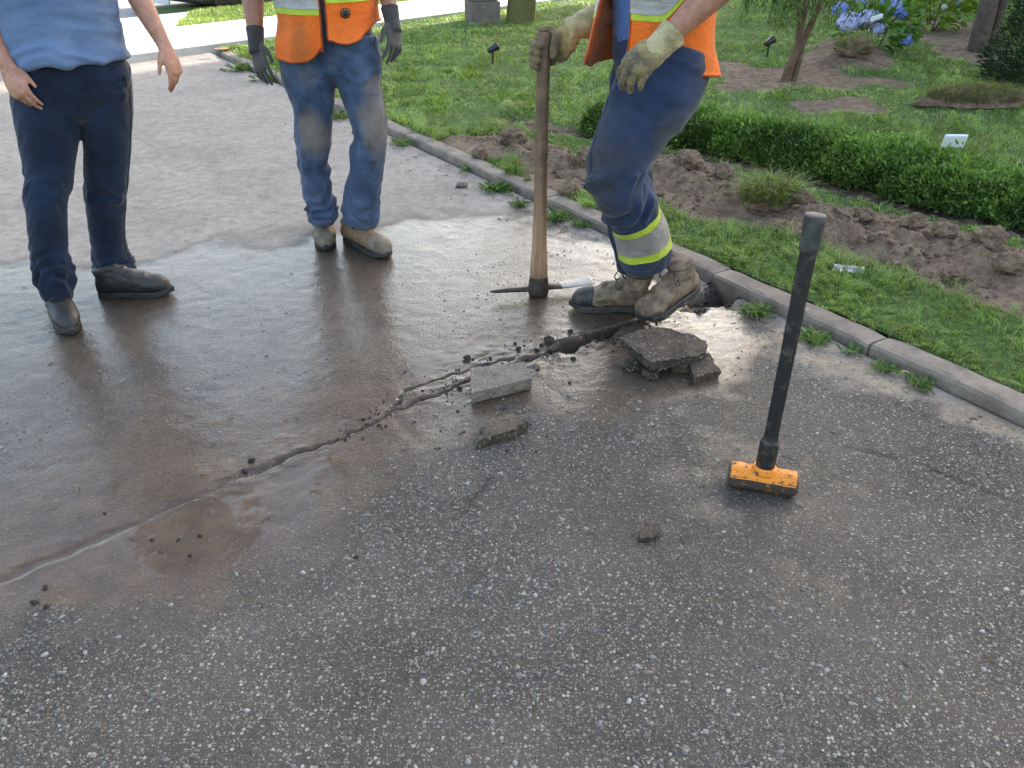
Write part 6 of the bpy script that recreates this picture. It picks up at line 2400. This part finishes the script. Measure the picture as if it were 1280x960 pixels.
    def gd(k0, tip):
        def g_(co):
            d = np.maximum(.3, smooth(.04, .1, np.linalg.norm(co - k0, axis=1) + .025 * vnoise(co * 25, 44)))
            d = np.maximum(d, .6 * (vnoise(co * 30, 45) > .3))
            return np.stack([d] * 3, -1)
        return g_
    go = fuse('glove', hL, .0042, M['glove_tan'], p, 3, disp=gn, attr={'dirt': gd(LW, kl)})
    d = unit(LE - LW)
    cf_ = Tube([LW - d * .075, LW - d * .04, LW - d * .005, LW + d * .03, LW + d * .052], np.array([[.053, .034], [.05, .038], [.047, .041], [.05, .045], [.051, .047]]), ref=np.cross(d, (0, -.4, .9)), n=26, seg=30, fn=lambda u, th: .0035 * vnoise(np.stack([np.cos(th) * 3, np.sin(th) * 3, u * 9], -1), 47))
    me = new_mesh('gauntlet', *merge([cf_]), True)
    vattr(me, 'dirt', np.stack([.25 + .5 * (vnoise(cf_.V * 25, 49) > .25)] * 3, -1))
    link('gauntlet', me, M['glove_gauntlet'], go)
    # right glove: fist closed round the handle
    hx_ = HANDLE_AX
    gc_ = HANDLE_TOP - hx_ * .062                      # grip centre
    toW = unit((RW - gc_) - hx_ * ((RW - gc_) @ hx_))  # from the handle towards the wrist
    oth = np.cross(hx_, toW)
    if oth[1] > 0:
        oth = -oth                                     # side that faces the camera
    R_h = .028
    parts_g = []
    pw = [RW, RW * .55 + (gc_ + toW * .06) * .45, gc_ + toW * .052 - oth * .012]
    parts_g.append(Tube(pw, np.array([[.04, .03], [.05, .027], [.056, .022]]), ref=hx_, n=14, seg=18, rnd=(False, True)))
    for i, hz in enumerate((.036, .008, -.02, -.046)):
        # finger wraps round the far side and comes back on the left of the handle
        pts = []
        for a in np.linspace(R(20), R(245 - 8 * i), 8):
            rr2 = R_h + .011
            pts.append(gc_ + hx_ * (hz - .004 * a) + (toW * math.cos(a) - oth * math.sin(a)) * rr2 * np.interp(a, [0, 1.5, 4.5], [1.25, 1.1, .98]))
        parts_g.append(Tube(pts, [.0145, .015, .0145, .014, .0138, .0132, .0125, .0115], ref=hx_, n=24, seg=12, rnd=(False, True)))
    tp_ = [gc_ + toW * .058 + hx_ * .045, gc_ + toW * .046 + oth * .02 + hx_ * .052, gc_ + toW * .036 + oth * .03 + hx_ * .02, gc_ + toW * .03 + oth * .032 - hx_ * .02]
    parts_g.append(Tube(tp_, [.017, .0165, .0155, .0135], ref=oth + toW * .2, n=16, seg=12, rnd=(True, True)))
    parts_g.append(Tube([gc_ + toW * .055 + hx_ * .03, gc_ + toW * .03 + hx_ * .068, gc_ - toW * .01 - oth * .02 + hx_ * .066], [.018, .014, .012], ref=oth, n=10, seg=12, rnd=(True, True)))
    go2 = fuse('glove', parts_g, .0042, M['glove_tan'], p, 3, disp=gn, attr={'dirt': gd(RW, gc_)})
    d = unit(RE - RW)
    cf_ = Tube([RW - d * .03, RW + d * .02, RW + d * .07, RW + d * .1], np.array([[.044, .034], [.046, .038], [.054, .047], [.057, .05]]), ref=hx_, n=22, seg=30, fn=lambda u, th: .0035 * vnoise(np.stack([np.cos(th) * 3, np.sin(th) * 3, u * 9], -1), 51))
    me = new_mesh('gauntlet', *merge([cf_]), True)
    vattr(me, 'dirt', np.stack([.3 + .5 * (vnoise(cf_.V * 25, 53) > .2)] * 3, -1))
    link('gauntlet', me, M['glove_gauntlet'], go2)
    # vest hanging open
    def zhem(t_):
        t_ = np.asarray(t_, float)
        z_ = np.where(t_ > 0, .968 + .015 * np.sin(t_ * 2.2), .955)
        blend = smooth(2.0, math.pi, np.abs(t_))
        z_ = z_ * (1 - blend) + 1.0 * blend
        corner = np.clip((.75 - np.abs(t_)) / .3, 0, 1)
        return z_ + .05 * corner ** 2
    v = Vest(base, f, K, .04, zhem, .24, lean, .03, .026, 8, 1.45, .0, .11)
    def vd(tt, zz):
        return np.maximum(.35 * (vnoise(np.stack([tt * 3, zz * 12, 0 * tt], -1), 3) > .3), .7 * np.exp(-((tt - 2.4) / .2) ** 2) * smooth(1.1, 1.0, zz))
    vs = v.build(p, [(1.135, 1.235, 'lime', .003), (1.157, 1.213, 'silver', .0055)], vd, lambda t_: .13 * smooth(.75, 1.5, t_) * smooth(3.1, 2.6, t_))
    v.badge(.95, 1.085, .03, vs, ('vest_binding', 'silver_dirty'))
    # boots: right one flat, left one with lifted heel
    t_, h_ = G(713, 385), G(812, 388)
    bo = boot(p, t_, h_, ('boot_mud', 'sole_muddy', 'sole_muddy'), .15, .112, (.0, 0), True, True, seed=12, wrinkle=.009, collar=True)
    toe, heel = G(800, 407), P(872, 360, 3.2)
    toe[2] = .0
    boot(p, toe, heel, ('boot_mud', 'sole_muddy', 'boot_mud'), .15, .118, (.02, 0), True, True, seed=14, wrinkle=.009, collar=True, bend=.25)
    finish(p)


person_left()
person_middle()
person_right()
